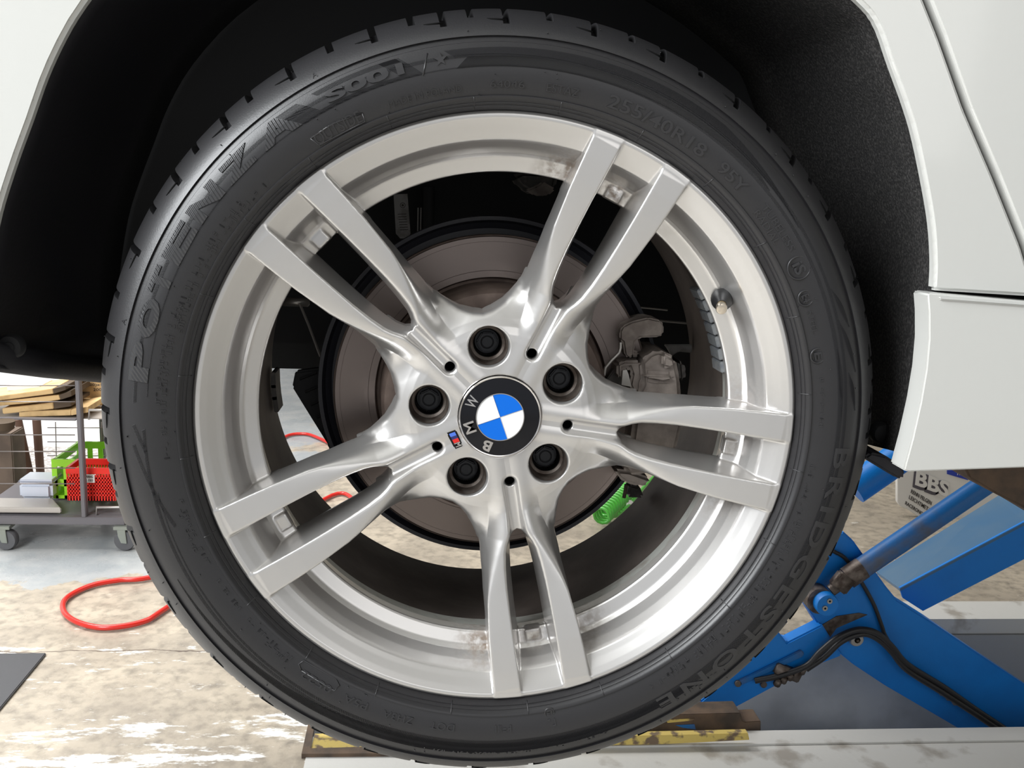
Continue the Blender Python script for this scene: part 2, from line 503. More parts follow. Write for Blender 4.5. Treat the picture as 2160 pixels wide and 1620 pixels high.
def wheel_field(x, y, d):
    """x, y: wheel plane coordinates with the twin-spoke axis on +x; d: depth behind the flange plane"""
    r = np.hypot(x, y); th = np.arctan2(y, x)
    S = 2 * PI / 5
    th = np.abs(th - S * np.round(th / S))
    a = r * np.cos(th); b = r * np.sin(th)
    g = PI / 5 - th; ga = r * np.cos(g); gb = r * np.sin(g)
    # window
    sw = poly_sdf(ga, gb, WIN)
    top = ip(a, [.05, .072, .085, .10, .12, .15, .18, .20, .22, .235, .246], [.0262, .0258, .0243, .0217, .0186, .0138, .0086, .0053, .0024, .0006, .0012])
    off = ip(r, [.06, .088, .104, .12, .133, .145, .165, .19, .25], [.012, .013, .0135, .0095, .0065, .0042, .0022, .0012, .0008])
    back = .052
    u = np.clip((d - top) / (back - top), 0, 1)
    # spokes
    outl = ip(a, [.06, .085, .095, .107, .12, .133, .145, .16, .19, .21, .235, .25], [.017, .0175, .0185, .0205, .0250, .0290, .0322, .0356, .0392, .0408, .0425, .0436])
    runo = ip(a, [.08, .10, .12, .145, .165, .19, .25], [.030, .018, .0098, .0042, .0022, .0012, .0008])
    f_out = (b - outl - runo * u) / np.sqrt(1 + (runo / (back - top)) ** 2)
    f_out = np.where(a > .19, f_out, smax(f_out, -sw - .0004, .002))
    # the top facet is flat near the rim, crowned towards the hub
    inn = ip(a, [.094, .098, .101, .104, .108, .113, .120, .133, .150, .17, .19, .25], [-.010, -.006, -.001, .0052, .0086, .0112, .0135, .0155, .0170, .0178, .0183, .0186])
    mid = .5 * (np.maximum(inn, .0085) + outl); half = .5 * (outl - np.maximum(inn, .0085))
    crown = ip(a, [.08, .10, .125, .15, .2], [.0035, .0040, .0026, .0008, .0])
    # ridge sits near the slot side in the inner half
    rid = ip(a, [.08, .11, .15, .2], [.25, .30, .8, 1])
    c = np.clip((b - (np.maximum(inn, .0085) + rid * half)) / (half * (2 - rid) + 1e-6), -1, 1.6)
    f_top = (top + crown * c * c * np.sign(np.maximum(b - inn, 0)) - d)
    k = ip(a, [.09, .12, .15, .18, .25], [.012, .007, .0026, .0016, .0016])
    sp = smax(f_top, f_out, k)
    sp = np.maximum(sp, d - back)
    sp = np.maximum(sp, r - .2448)
    # hub body
    th_ = ip(r, [.03, .064, .070, .076, .083, .090, .098, .110, .125], [.0262, .0262, .0266, .0282, .0312, .0352, .040, .048, .062])
    hub = smax(th_ - d, -sw - .0002, .0045)
    hub = np.maximum(hub, d - .064); hub = np.maximum(hub, r - .125)
    f = smin(sp, hub, ip(r, [.07, .10, .14], [.006, .010, .002]))
    # slot between the twin spokes
    wi = ip(a, [.094, .100, .104, .108, .112, .116, .130, .145, .174, .2, .25], [-.02, -.010, -.001, .0036, .0054, .0069, .0090, .0104, .0118, .0124, .0126])
    us = np.clip((d - top) / (.047 - top), 0, 1)
    slot = b - (inn + (wi - inn) * us)
    slot = slot * ip(a, [.094, .112, .13], [.55, .75, .97])
    f = smax(f, -slot, ip(a, [.10, .14, .18], [.004, .0025, .0016]))
    # channel from the small hole out to the slot
    ca = np.clip(a, .0595, .115); cd = np.hypot(a - ca, b)
    ch = smax(cd - .0060 + .35 * np.clip(d - .0255, -.01, .01), d - .0298, .0034)
    f = smax(f, -ch, .0022)
    rail = np.maximum(cd - .0022, d - .0284)
    rail2 = np.maximum(rail, .0272 - d)
    # ring joins last so that its bands run across windows and slots
    ring = poly_sdf(r, d, RING)
    f = smin(f, ring, .0016)
    # little foot blocks at the slot's rim end
    blk = smax(smax(np.abs(b) - .0068, np.abs(a - .2065) - .0055, .002), smax(.0362 - d, d - .05, .002), .002)
    f = smin(f, blk, .0016)
    # bolt pockets, stepped
    pr_ = np.hypot(ga - .060, gb)
    rad = ip(d, [.02, .0262, .029, .046, .0475, .060, .07], [.0186, .0178, .0168, .0150, .0122, .0118, .0118])
    f = smax(f, -(pr_ - rad), .0012)
    hole = np.hypot(a - .0590, b) - .0043
    f = smax(f, -hole, .0008)
    # seat of the centre cap
    seat = np.maximum(r - .0352, d - .045)
    f = smax(f, -seat, .001)
    return f


def build_rim(parent, m):
    nr, nt, nd = 212, 272, 74
    r0, r1, d0, d1 = .033, .2485, -.0022, .0682
    R = np.linspace(r0, r1, nr + 1); T = np.linspace(-PI / 5, PI / 5, nt + 1); Dp = np.linspace(d0, d1, nd + 1)
    RR, TT, DD = np.meshgrid(R, T, Dp, indexing='ij')
    V = np.empty(RR.shape)
    for i in range(0, nr + 1, 27):    # in slabs: keeps memory low
        s = slice(i, min(i + 27, nr + 1))
        V[s] = wheel_field(RR[s] * np.cos(TT[s]), RR[s] * np.sin(TT[s]), DD[s])
    I = V < 0
    c = [I[a:nr + a, b:nt + b, e:nd + e] for a in (0, 1) for b in (0, 1) for e in (0, 1)]
    anyi = np.logical_or.reduce(c); alli = np.logical_and.reduce(c)
    cell = anyi & ~alli
    idx = -np.ones(cell.shape, int); ci = np.argwhere(cell); idx[cell] = np.arange(len(ci))
    # vertex = mean of edge crossings
    acc = np.zeros((len(ci), 3)); cnt = np.zeros(len(ci))
    corners = [(a, b, e) for a in (0, 1) for b in (0, 1) for e in (0, 1)]
    for p in corners:
        for ax in range(3):
            if p[ax]: continue
            q = list(p); q[ax] = 1; q = tuple(q)
            vp = V[ci[:, 0] + p[0], ci[:, 1] + p[1], ci[:, 2] + p[2]]; vq = V[ci[:, 0] + q[0], ci[:, 1] + q[1], ci[:, 2] + q[2]]
            x = (vp < 0) != (vq < 0); t = np.where(x, vp / np.where(x, vp - vq, 1), 0)
            for k in range(3): acc[:, k] += np.where(x, p[k] + (t if k == ax else 0), 0)
            cnt += x
    g = ci + acc / cnt[:, None]
    r = r0 + g[:, 0] * (r1 - r0) / nr; t = -PI / 5 + g[:, 1] * (2 * PI / 5) / nt; d = d0 + g[:, 2] * (d1 - d0) / nd
    P = np.c_[r * np.cos(t), r * np.sin(t), d]
    h = 2e-4
    P0 = P.copy()
    for it in range(3):
        f = wheel_field(P[:, 0], P[:, 1], P[:, 2]); G = np.zeros_like(P)
        for k in range(3):
            A = P.copy(); A[:, k] += h; B = P.copy(); B[:, k] -= h
            G[:, k] = (wheel_field(A[:, 0], A[:, 1], A[:, 2]) - wheel_field(B[:, 0], B[:, 1], B[:, 2])) / (2 * h)
        g2 = np.maximum((G ** 2).sum(1), .15)
        st = -(f / g2)[:, None] * G
        ln = np.linalg.norm(st, axis=1); st *= np.minimum(1, .0005 / np.maximum(ln, 1e-9))[:, None]
        P += st
    mv = P - P0; ln = np.linalg.norm(mv, axis=1); P = P0 + mv * np.minimum(1, .0007 / np.maximum(ln, 1e-9))[:, None]
    # dirt where the spokes meet the rim
    rr = np.hypot(P[:, 0], P[:, 1]); th = np.abs(np.arctan2(P[:, 1], P[:, 0])); bb = rr * np.sin(th)
    win = np.clip(1.25 - np.abs(bb - .046) / .022, 0, 1) * np.clip(1.3 - np.abs(rr - .211) / .014, 0, 1) * (P[:, 2] > .012)
    slot = np.clip(1 - bb / .018, 0, 1) * np.clip(1 - np.abs(rr - .208) / .013, 0, 1) * (P[:, 2] > .012)
    nv = len(P)
    verts = np.zeros((nv * 5, 3)); dirt = np.zeros(nv * 5)
    side = np.sign(P[:, 1])
    amt_w = {0: (.9, .1), 1: (.4, .4), 2: (.55, 1.0), 3: (.0, .0), 4: (0., .0)}
    amt_s = {0: 1.4, 1: .5, 2: .8, 3: 0., 4: 0.}
    for k in range(5):
        ca, sa = math.cos(SPOKE[k]), math.sin(SPOKE[k])
        # local +y is image-clockwise = world-negative angle
        X = P[:, 0] * ca + P[:, 1] * sa; Z = P[:, 0] * sa - P[:, 1] * ca
        verts[k * nv:(k + 1) * nv] = np.c_[X, P[:, 2], Z]
        dirt[k * nv:(k + 1) * nv] = win * np.where(side < 0, amt_w[k][0], amt_w[k][1]) + slot * amt_s[k]
    F = []

    def quads(mask, ca_, cb_, cc_, cd_, flip):
        """ca_..: (index array (n,3)) of the four cells; j may be -1 -> previous sector"""
        out = []
        for s in range(5):
            q = []
            for cc0 in (ca_, cb_, cc_, cd_):
                j = cc0[:, 1]; sec = np.where(j < 0, (s - 1) % 5, s); jj = np.where(j < 0, nt - 1, j)
                q.append(idx[cc0[:, 0], jj, cc0[:, 2]] + sec * nv)
            q = np.stack(q, 1); q = np.where(flip[:, None], q[:, ::-1], q); out.append(q)
        return np.concatenate(out)
    O = np.array

    def run(ax):
        sh = [slice(1, nr), slice(0, nt), slice(1, nd)]
        if ax == 0: sh[0] = slice(0, nr)
        if ax == 2: sh[2] = slice(0, nd)
        A = I[sh[0], sh[1], sh[2]]
        s2 = list(sh); s2[ax] = slice(sh[ax].start + 1, sh[ax].stop + 1)
        B = I[s2[0], s2[1], s2[2]]
        e = np.argwhere(A != B) + O([sh[0].start, 0, sh[2].start])
        fl = I[e[:, 0], e[:, 1], e[:, 2]]
        m1 = (ax + 1) % 3; m2 = (ax + 2) % 3
        u = np.zeros(3, int); u[m1] = 1; w = np.zeros(3, int); w[m2] = 1
        return quads(None, e - u - w, e - w, e, e - u, fl)
    Q = np.concatenate([run(0), run(1), run(2)])
    Q = Q[(Q >= 0).all(1)]
    me = bpy.data.meshes.new('rim'); me.vertices.add(len(verts)); me.vertices.foreach_set('co', verts.ravel())
    me.loops.add(Q.size); me.loops.foreach_set('vertex_index', Q.ravel().astype(np.int32))
    me.polygons.add(len(Q)); me.polygons.foreach_set('loop_start', np.arange(0, Q.size, 4, dtype=np.int32))
    me.polygons.foreach_set('use_smooth', np.ones(len(Q), bool))
    me.update(calc_edges=True); me.validate()
    at = me.attributes.new('dirt', 'FLOAT', 'POINT'); at.data.foreach_set('value', np.clip(dirt, 0, 1.2).astype(np.float32))
    me.materials.append(m)
    o = link(bpy.data.objects.new('rim', me), parent)
    # outward orientation check
    bm = bmesh.new(); bm.from_mesh(me)
    vol = bm.calc_volume(signed=True); bm.free()
    if vol < 0: me.flip_normals()
    return o

wheel = empty('wheel', (0, .05, 0), 'silver twin-spoke alloy wheel with a black low-profile tyre hanging in the wheel arch', 'wheel')
rim = build_rim(wheel, alloy)

# barrel of the rim, dirty inside
lathe('rim_barrel', [(.2045, .058), (.2068, .066), (.2090, .080), (.2098, .084)], M['barrel_paint'], wheel, 240)['label'] = 'pale painted strip just inside the rim openings'
lathe('rim_barrel', [(.2098, .084), (.2120, .0855), (.2128, .10), (.2150, .13), (.2160, .16), (.2165, .19), (.2185, .215), (.2210, .2355), (.2235, .2368), (.240, .238), (.246, .236), (.246, .228),
      (.236, .224), (.228, .20), (.222, .15), (.220, .09), (.212, .066)], M['barrel_dirt'], wheel, 240)['label'] = 'brown brake-dusted inside of the rim barrel'

# ------------------------------------------------------------------ tyre
TP = [(.2440, .0110), (.2458, .0045), (.2472, .0005), (.2485, -.0022), (.2490, -.0034), (.2496, -.0034), (.2500, -.0048), (.2512, -.0062), (.2517, -.0062), (.2522, -.0074),
      (.2540, -.0090), (.2556, -.0098), (.2560, -.0098), (.2566, -.0086), (.2600, -.0098), (.2650, -.0112), (.2700, -.0122), (.2750, -.0127), (.2800, -.0127), (.2850, -.0120),
      (.2890, -.0110), (.2925, -.0097), (.2946, -.0088), (.2951, -.0072), (.2990, -.0056), (.2995, -.0072), (.3020, -.0058), (.3055, -.0030), (.3090, .0004), (.3120, .0038),
      (.3150, .0078), (.3178, .0122), (.3203, .0170), (.3225, .0225), (.3245, .0290), (.3262, .0370), (.3276, .0480), (.3286, .0600)]
TPr = np.array([p[0] for p in TP]); TPy = np.array([p[1] for p in TP])


def side_y(r): return float(np.interp(r, TPr[:38], TPy[:38]))


NOTCH = [1.6, 5.8, 9.4, 16.4, 21.9, 27.2, 33.0, 38.6, 42.8, 48.4, 54.6, 61.1, 67.3, 72.2, 77.7, 84.1, 90.2, 95.1, 99.0, 103.3, 108.8, 115.0, 121.2, 127.9, 132.5, 138.1, 142.8, 148.3,
         154.4, 161.4, 167.5, 172.6, 178.0, 182.8, 186.6, 190.9, 196.3, 202.5, 208.5, 214.7, 219.7, 225.0, 229.7, 234.0, 239.0, 243.6, 248.0, 252.2, 256.5, 260.3, 265.7, 270.5,
         275.7, 280.5, 284.5, 289.0, 293.4, 299.5, 305.9, 311.7, 316.4, 321.1, 324.8, 330.6, 337.0, 342.9, 347.6, 352.3, 357.7]
NOTCH = [(-(n) + RHO / D2R) % 360 for n in NOTCH]   # to world angles
NOTCH = [(-n + 2 * RHO / D2R) % 360 for n in NOTCH]


def build_tyre(parent):
    base = set(np.round(np.arange(0, 360, .5), 3))
    keep = np.array(sorted(base))
    ang = [a for a in keep if min(abs((a - n + 180) % 360 - 180) for n in NOTCH) > .85]
    typ = []
    for i, n in enumerate(NOTCH):
        for o in (-.78, -.52, -.46, 0, .46, .52, .78): ang.append((n + o) % 360)
    ang = np.array(sorted(set(np.round(ang, 4)))); na = len(ang)
    prof = list(TP) + [(.3292, .078), (.3296, .079), (.3240, .0792), (.3238, .0868), (.3300, .087), (.3304, .118), (.3240, .1182), (.3240, .130), (.3304, .1302), (.3298, .162),
                       (.3238, .1622), (.3236, .170), (.3292, .1702), (.3270, .200), (.3230, .220), (.3170, .236), (.3060, .248), (.2900, .252), (.2700, .252), (.2520, .246), (.2440, .236)]
    pr = np.array([p[0] for p in prof]); py = np.array([p[1] for p in prof]); npf = len(prof)
    V = np.zeros((na, npf, 3)); seam = py.copy()
    for i, a in enumerate(ang):
        r = pr.copy(); y = py.copy()
        dd = [((a - n + 180) % 360 - 180) for n in NOTCH]; j = int(np.argmin(np.abs(dd))); dl = dd[j]
        if abs(dl) <= .49:
            long_ = j % 2 == 0
            start = .3105 if long_ else .3165
            w = np.clip((pr - start) / .0045, 0, 1) * (py < .245) * (py > -.004)
            w[py > .2] = 0
            r = r - .0066 * w; y = y + .0042 * w * (py < .03)
        # slight slant of the grooves
        sl = np.where(py < .04, (pr - .31) * -18, 0) * D2R + np.where((py >= .04) & (py < .21), (py - .04) * 9, 0) * D2R
        near = np.clip(1 - (abs(dl) - .49) / .36, 0, 1) if abs(dl) > .49 else 1
        A = a * D2R + sl * near * 0
        V[i] = np.c_[r * np.cos(A), y, r * np.sin(A)]
    verts = V.reshape(-1, 3); F = []; mi = []
    for i in range(na):
        k = (i + 1) % na
        for q in range(npf - 1):
            F.append((i * npf + q, k * npf + q, k * npf + q + 1, i * npf + q + 1)); mi.append(1 if q >= 25 else 0)
    me = bpy.data.meshes.new('tyre'); me.from_pydata(verts.tolist(), [], F); me.update()
    me.materials.append(M['tyre_rubber']); me.materials.append(M['tyre_tread'])
    me.polygons.foreach_set('material_index', mi); me.polygons.foreach_set('use_smooth', [True] * len(F))
    o = link(bpy.data.objects.new('tyre', me), parent)
    bm = bmesh.new(); bm.from_mesh(me); bmesh.ops.recalc_face_normals(bm, faces=bm.faces); bm.to_mesh(me); bm.free()
    me.set_sharp_from_angle(angle=32 * D2R)
    return o


tyre = build_tyre(wheel)
tyre['label'] = 'black low-profile tyre with raised sidewall lettering'


def bend(bm, a0, a1, r0, r1, raise_=.0006, thick=.0012):
    """map text (x 0..1 along the arc clockwise a0->a1, y 0..1 radially, z +-.5) onto the sidewall"""
    n = max(2, int((r1 - r0) / .0022))
    for k in range(1, n):
        bmesh.ops.bisect_plane(bm, geom=list(bm.verts) + list(bm.edges) + list(bm.faces), plane_co=(0, k / n, 0), plane_no=(0, 1, 0))
    for v in bm.verts:
        a = a0 + (a1 - a0) * v.co.x; r = r0 + (r1 - r0) * v.co.y
        y = side_y(r) - (raise_ if v.co.z > 0 else raise_ - thick)
        v.co = (r * math.cos(a), y, r * math.sin(a))
    return bm


def cw(p, q):
    a0, a1 = phi(*p), phi(*q)
    while a1 > a0: a1 -= 2 * PI
    return a0, a1


def arc_text(txt, p, q, r0, r1, m='raised_rubber', bold=0., raise_=.0006, name='raised_lettering', label=None, space=1.):
    a0, a1 = cw(p, q)
    bm, _ = text_bm(txt, bold, space, .5)
    o = bm_obj(name, bend(bm, a0, a1, r0, r1, raise_), M[m], tyre)
    if label: o['label'] = label
    return o


for ch, p, q in (('P', (303, 806), (296, 720)), ('O', (296, 710), (318, 628)), ('T', (323, 618), (342, 562)), ('E', (352, 548), (394, 470)), ('N', (402, 458), (458, 390)), ('Z', (470, 378), (532, 318)), ('A', (548, 306), (630, 250))):
    arc_text(ch, p, q, .2772, .2925, 'hatched_rubber', .05, .0008, label='large raised ribbed letter on the upper left of the sidewall')
arc_text('BRIDGESTONE', (1768, 945), (1392, 1492), .2775, .2915, 'raised_rubber', .02, .0006, space=1.3)
arc_text('S001', (688, 208), (850, 140), .2800, .2885, 'raised_rubber', .03, .0012)
arc_text('OUTSIDE', (664, 296), (762, 248), .2582, .2672, 'raised_rubber', .008, .0007)
arc_text('MADE IN POLAND', (821, 226), (975, 194), .2602, .2650, 'raised_rubber', 0, .0007)
arc_text('64046', (1034, 186), (1106, 190), .2615, .2668, 'raised_rubber', 0, .0008)
arc_text('ESTAZ', (1152, 193), (1220, 204), .2610, .2672, 'raised_rubber', 0, .0008)
arc_text('255/40R18', (1280, 225), (1484, 326), .2605, .2705, 'raised_rubber', .01, .0009)
arc_text('95Y', (1508, 362), (1566, 405), .2610, .2705, 'raised_rubber', .01, .0009)
arc_text('TUBELESS', (1602, 440), (1668, 530), .2665, .2722, 'raised_rubber', .005, .0006)
arc_text('RADIAL', (1588, 452), (1640, 515), .2595, .2648, 'raised_rubber', .005, .0006)
arc_text('STEEL', (1700, 660), (1714, 705), .2622, .2660, 'raised_rubber', 0, .0006)
arc_text('DOT', (960, 1524), (910, 1516), .2635, .2695, 'raised_rubber', 0, .0008)
arc_text('ZH3A', (874, 1512), (812, 1496), .2635, .2695, 'raised_rubber', 0, .0008)
arc_text('P5A', (780, 1480), (732, 1460), .2630, .2690, 'raised_rubber', 0, .0008)
arc_text('0522', (704, 1448), (642, 1412), .2628, .2690, 'raised_rubber', .005, .0009)


def arc_bars(name, a0, a1, lo, hi, step, slant, width=.00042, h=.0005, label=None):
    """ribbed band: fine raised ribs between radii lo(t) and hi(t)"""
    n = max(2, int(abs(a1 - a0) / step)); V = []; F = []
    for i in range(n):
        t = i / n; a = a0 + (a1 - a0) * t; l, u = lo(t), hi(t)
        if u - l < .0006: continue
        m_ = 3; base = len(V); da = width / .285
        for k in range(m_ + 1):
            r = l + (u - l) * k / m_; aa = a + slant * (r - l) / .285; y = side_y(r)
            V += [(r * math.cos(aa - da), y + .0004, r * math.sin(aa - da)), (r * math.cos(aa), y - h, r * math.sin(aa)), (r * math.cos(aa + da), y + .0004, r * math.sin(aa + da))]
        for k in range(m_):
            b = base + k * 3
            F += [(b, b + 1, b + 4, b + 3), (b + 1, b + 2, b + 5, b + 4)]
    o = mesh_obj(name, V, F, M['raised_rubber'], tyre)
    o['kind'] = 'stuff'
    if label: o['label'] = label
    return o


ST = .0042
a0, a1 = cw((634, 245), (896, 152))
arc_bars('ribbed_band', a0, a1, lambda t: .2762, lambda t: .2792 if .18 < t < .84 else .2922, ST * .7, 1.0, label='ribbed strip behind the model lettering')
arc_bars('ribbed_band', a0, a1, lambda t: .2892 if .18 < t < .84 else .2922, lambda t: .2925, ST * .7, 1.0)
a0, a1 = cw((962, 138), (1694, 500))
arc_bars('ribbed_band', a0, a1, lambda t: .2765 + .006 * max(0, t - .35), lambda t: .2845 - .003 * t - .007 * max(0, t - .8) * 5, ST * .8, -1.2)
arc_bars('ribbed_band', a0, a1, lambda t: .2848 - .003 * t, lambda t: (.2905 + .002 * t) if t < .55 else max(.2850 - .003 * t, .2916 - .010 * max(0, t - .7) / .3), ST * .8, 1.2)
a0, a1 = cw((1482, 1512), (345, 1215))     # long band along the bottom
arc_bars('ribbed_band', a0, a1, lambda t: .2790 + (.0105 * max(0, t - .55) / .45), lambda t: .2868 + .0035 * min(1, t * 2) - .0005, ST, 1.5)
for q in range(3):                         # slashes, left
    pa = [((300, 850), (306, 905)), ((288, 893), (312, 950)), ((282, 935), (345, 1115))][q]
    a0, a1 = cw(pa[1], pa[0]) if False else (phi(*pa[1]), phi(*pa[0]))
    hi_ = [(.2865, .2800), (.2880, .2800), (.2890, .2720)][q]
    arc_bars('ribbed_band', a0, a1, lambda t, h=hi_: h[1] + (h[0] - h[1]) * t - .0012, lambda t, h=hi_: h[1] + (h[0] - h[1]) * t + .0014, ST * .8, 0.5)
a0, a1 = phi(330, 1010), phi(312, 838)
arc_bars('ribbed_band', a0, a1, lambda t: .2765, lambda t: .2770 + .0038 * math.sin(PI * min(1, t * 1.3)) if t < .75 else .2775, ST * .8, .6)
for (p, q, ra, rb) in (((1735, 620), (1770, 700), .2860, .2935), ((1750, 685), (1797, 790), .2850, .2940), ((1760, 740), (1768, 885), .2790, .2800), ((1778, 790), (1802, 870), .2870, .2930)):
    a0, a1 = phi(*p), phi(*q)
    arc_bars('ribbed_band', a0, a1, lambda t, u=ra, v=rb: u + (v - u) * t - .0016 * math.sin(PI * min(max(t, .08), .92)), lambda t, u=ra, v=rb: u + (v - u) * t + .0018 * math.sin(PI * min(max(t, .08), .92)), ST * .8, .8)


def glyph_row(p, q, r0, r1, seed, h=.0007, pitch=.0042):
    """rows of moulded small print far too small to read in the photograph"""
    rg = random.Random(seed); a0, a1 = cw(p, q); V = []; F = []
    a = a0
    while a > a1:
        if rg.random() < .16: a -= pitch / .262; continue
        w = pitch * rg.uniform(.45, .7)
        for s in range(rg.choice((1, 2, 2, 3))):
            if rg.random() < .5: x0 = rg.choice((0, w - .0009)); x1 = x0 + .0009; z0, z1 = 0, 1
            else: x0, x1 = 0, w; z0 = rg.choice((0, .42, .8)); z1 = z0 + .2
            b = len(V)
            for (x, z) in ((x0, z0), (x1, z0), (x1, z1), (x0, z1)):
                aa = a - x / .262; r = r0 + (r1 - r0) * z
                V.append((r * math.cos(aa), side_y(r) - h, r * math.sin(aa)))
            for (x, z) in ((x0, z0), (x1, z0), (x1, z1), (x0, z1)):
                aa = a - x / .262; r = r0 + (r1 - r0) * z
                V.append((r * math.cos(aa), side_y(r) + .0003, r * math.sin(aa)))
            F += [(b, b + 1, b + 2, b + 3)] + [(b + k, b + 4 + k, b + 4 + (k + 1) % 4, b + (k + 1) % 4) for k in range(4)]
        a -= pitch / .262
    bm = bmesh.new(); vs = [bm.verts.new(v) for v in V]
    for f in F: bm.faces.new([vs[i] for i in f])
    o = bm_obj('moulded_small_print', bm, M['raised_rubber'], tyre); o['kind'] = 'stuff'
    return o


for args in (((345, 985), (388, 640), .2630, .2668, 1), ((352, 860), (392, 640), .2672, .2706, 2), ((372, 700), (560, 395), .2590, .2626, 3), ((380, 680), (520, 430), .2632, .2672, 4),
             ((440, 1190), (378, 1060), .2602, .2632, 5), ((420, 1160), (384, 1080), .2640, .2668, 6), ((610, 1395), (470, 1225), .2600, .2630, 7), ((600, 1400), (560, 1350), .2640, .2668, 8),
             ((1735, 985), (1400, 1440), .2602, .2635, 9), ((1690, 1095), (1380, 1455), .2640, .2675, 10), ((1722, 800), (1732, 900), .2625, .2652, 11), ((1078, 1520), (1038, 1522), .2630, .2690, 12),
             ((1170, 1512), (1150, 1515), .2625, .2690, 13)):
    glyph_row(*args)
for args in (((1270, 1510), (898, 1560), .2878, .2905, 21, .0006, .0036), ((1530, 1440), (1390, 1520), .2878, .2905, 22, .0006, .0036)): glyph_row(*args)


def emblem(px, py, rad, txt, r_tube=.0008):
    p = onY(px, py, -.0115); r = math.hypot(p[0], p[2]); y = side_y(r)
    bm = tube_bm([(p[0] + rad * math.cos(t * PI / 16), y - .0002, p[2] + rad * math.sin(t * PI / 16)) for t in range(33)], r_tube, 6)
    o = bm_obj('moulded_ring', bm, M['raised_rubber'], tyre, True)
    a = math.atan2(p[2], p[0]); ex = Vector((math.sin(a), 0, -math.cos(a))); ey = Vector((math.cos(a), 0, math.sin(a)))
    w = rad * 1.05; c = Vector((p[0], y - .0006, p[2]))
    flat_text('moulded_ring_lettering', txt, c - ex * w / 2 - ey * w / 2, ex, ey, w, w, M['raised_rubber'], tyre, .02, .0006)


emblem(1685, 565, .0092, 'iS'); emblem(1700, 629, .0062, 'E4'); emblem(1726, 751, .0060, 'E'); emblem(1160, 1506, .0040, 'E')
# star, slash and box frame
p = onY(929, 126, -.0105); a_ = math.atan2(p[2], p[0])
st = [(p[0] + (.0052 if k % 2 == 0 else .0021) * math.cos(a_ + k * PI / 5), p[2] + (.0052 if k % 2 == 0 else .0021) * math.sin(a_ + k * PI / 5)) for k in range(10)]
prism('raised_star', st, side_y(.283) - .0009, side_y(.283) + .001, M['raised_rubber'], tyre)


def rib(path, w=.0007, name='raised_rib'):
    P = []
    for (px, py) in path:
        q = onY(px, py, -.0115); r = math.hypot(q[0], q[2]); P.append((q[0], side_y(r) - .0001, q[2]))
    return bm_obj(name, tube_bm(P, w, 6), M['raised_rubber'], tyre, True)


rib([(892, 160), (896, 142), (901, 112)]); rib([(655, 292), (672, 306), (770, 256), (764, 238)]); rib([(655, 292), (700, 262), (764, 238)])
rib([(636, 1415), (705, 1457), (716, 1448), (708, 1436), (640, 1396), (630, 1402), (636, 1415)])
arc_text('A', (656, 160), (667, 155), .3020, .3062, 'raised_rubber', 0, .0005); arc_text('A', (257, 688), (261, 676), .3020, .3062, 'raised_rubber', 0, .0005)
# small vent marks across the bead and rubber vent spews
for i in range(24):
    a = (7 + i * 15) * D2R
    P = [(r * math.cos(a), side_y(r) - .0002, r * math.sin(a)) for r in (.2476, .2495, .2530, .2555)]
    bm_obj('bead_rib', tube_bm(P, .0005, 5), M['raised_rubber'], tyre, True)
bm = bmesh.new()
rg = random.Random(3)
for i in range(70):
    a = rg.uniform(0, 2 * PI); r = rg.choice((.2575, .271, .2745, .2935, .3035, .316, .3235)); y = side_y(r)
    tube_bm([(r * math.cos(a), y + .0003, r * math.sin(a)), ((r + .0003) * math.cos(a), y - .0016, (r + .0003) * math.sin(a))], [.0005, .0003], 5, bm)
o = bm_obj('vent_spew', bm, M['raised_rubber'], tyre, True); o['kind'] = 'stuff'
# circumferential slits that turn off every second shoulder groove
for i, n in enumerate(NOTCH):
    if i % 2 == 0:
        P = [(r * math.cos((n + o_) * D2R), side_y(r) - .00015, r * math.sin((n + o_) * D2R)) for r, o_ in ((.3122, .3), (.3126, 1.2), (.3130, 2.1), (.3136, 2.7))]
        bm_obj('tread_slit', tube_bm(P, [.0009, .0009, .0007, .0003], 5), M['void_black'], tyre, True)

# ------------------------------------------------------------------ bolts, cap, badge, valve, weights


def hexagon(cx, cz, r, rot=0): return [(cx + r * math.cos(rot + k * PI / 3), cz + r * math.sin(rot + k * PI / 3)) for k in range(6)]


for k in range(5):
    cx, cz = .060 * math.cos(GAP[k]), .060 * math.sin(GAP[k])
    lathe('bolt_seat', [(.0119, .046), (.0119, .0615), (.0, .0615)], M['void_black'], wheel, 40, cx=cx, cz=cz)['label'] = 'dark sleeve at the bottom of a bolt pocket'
    lathe('bolt_pocket', [(.0163, .0312), (.0155, .038), (.0147, .0455), (.0120, .0470)], M['pocket_metal'], wheel, 48, cx=cx, cz=cz)['label'] = 'brown dusty wall of a bolt pocket'
    hb = prism('wheel_bolt', hexagon(cx, cz, .0094, k * .9), .051, .060, M['bolt_black'], wheel, .0010, 2)
    lathe('bolt_washer', [(.0, .0560), (.0104, .0560), (.0108, .0575), (.0108, .060)], M['bolt_black'], hb, 36, cx=cx, cz=cz)
    lathe('bolt_dimple', [(.0058, .0508), (.0052, .0505), (.0046, .0508), (.0040, .0516), (.0, .0516)], M['bolt_black'], hb, 24, cx=cx, cz=cz)
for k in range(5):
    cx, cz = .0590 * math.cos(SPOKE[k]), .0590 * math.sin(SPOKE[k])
    lathe('hole_lining', [(.0041, .034), (.0041, .050), (0, .050)], M['void_black'], wheel, 24, cx=cx, cz=cz)['label'] = 'dark inside of a small round hole'

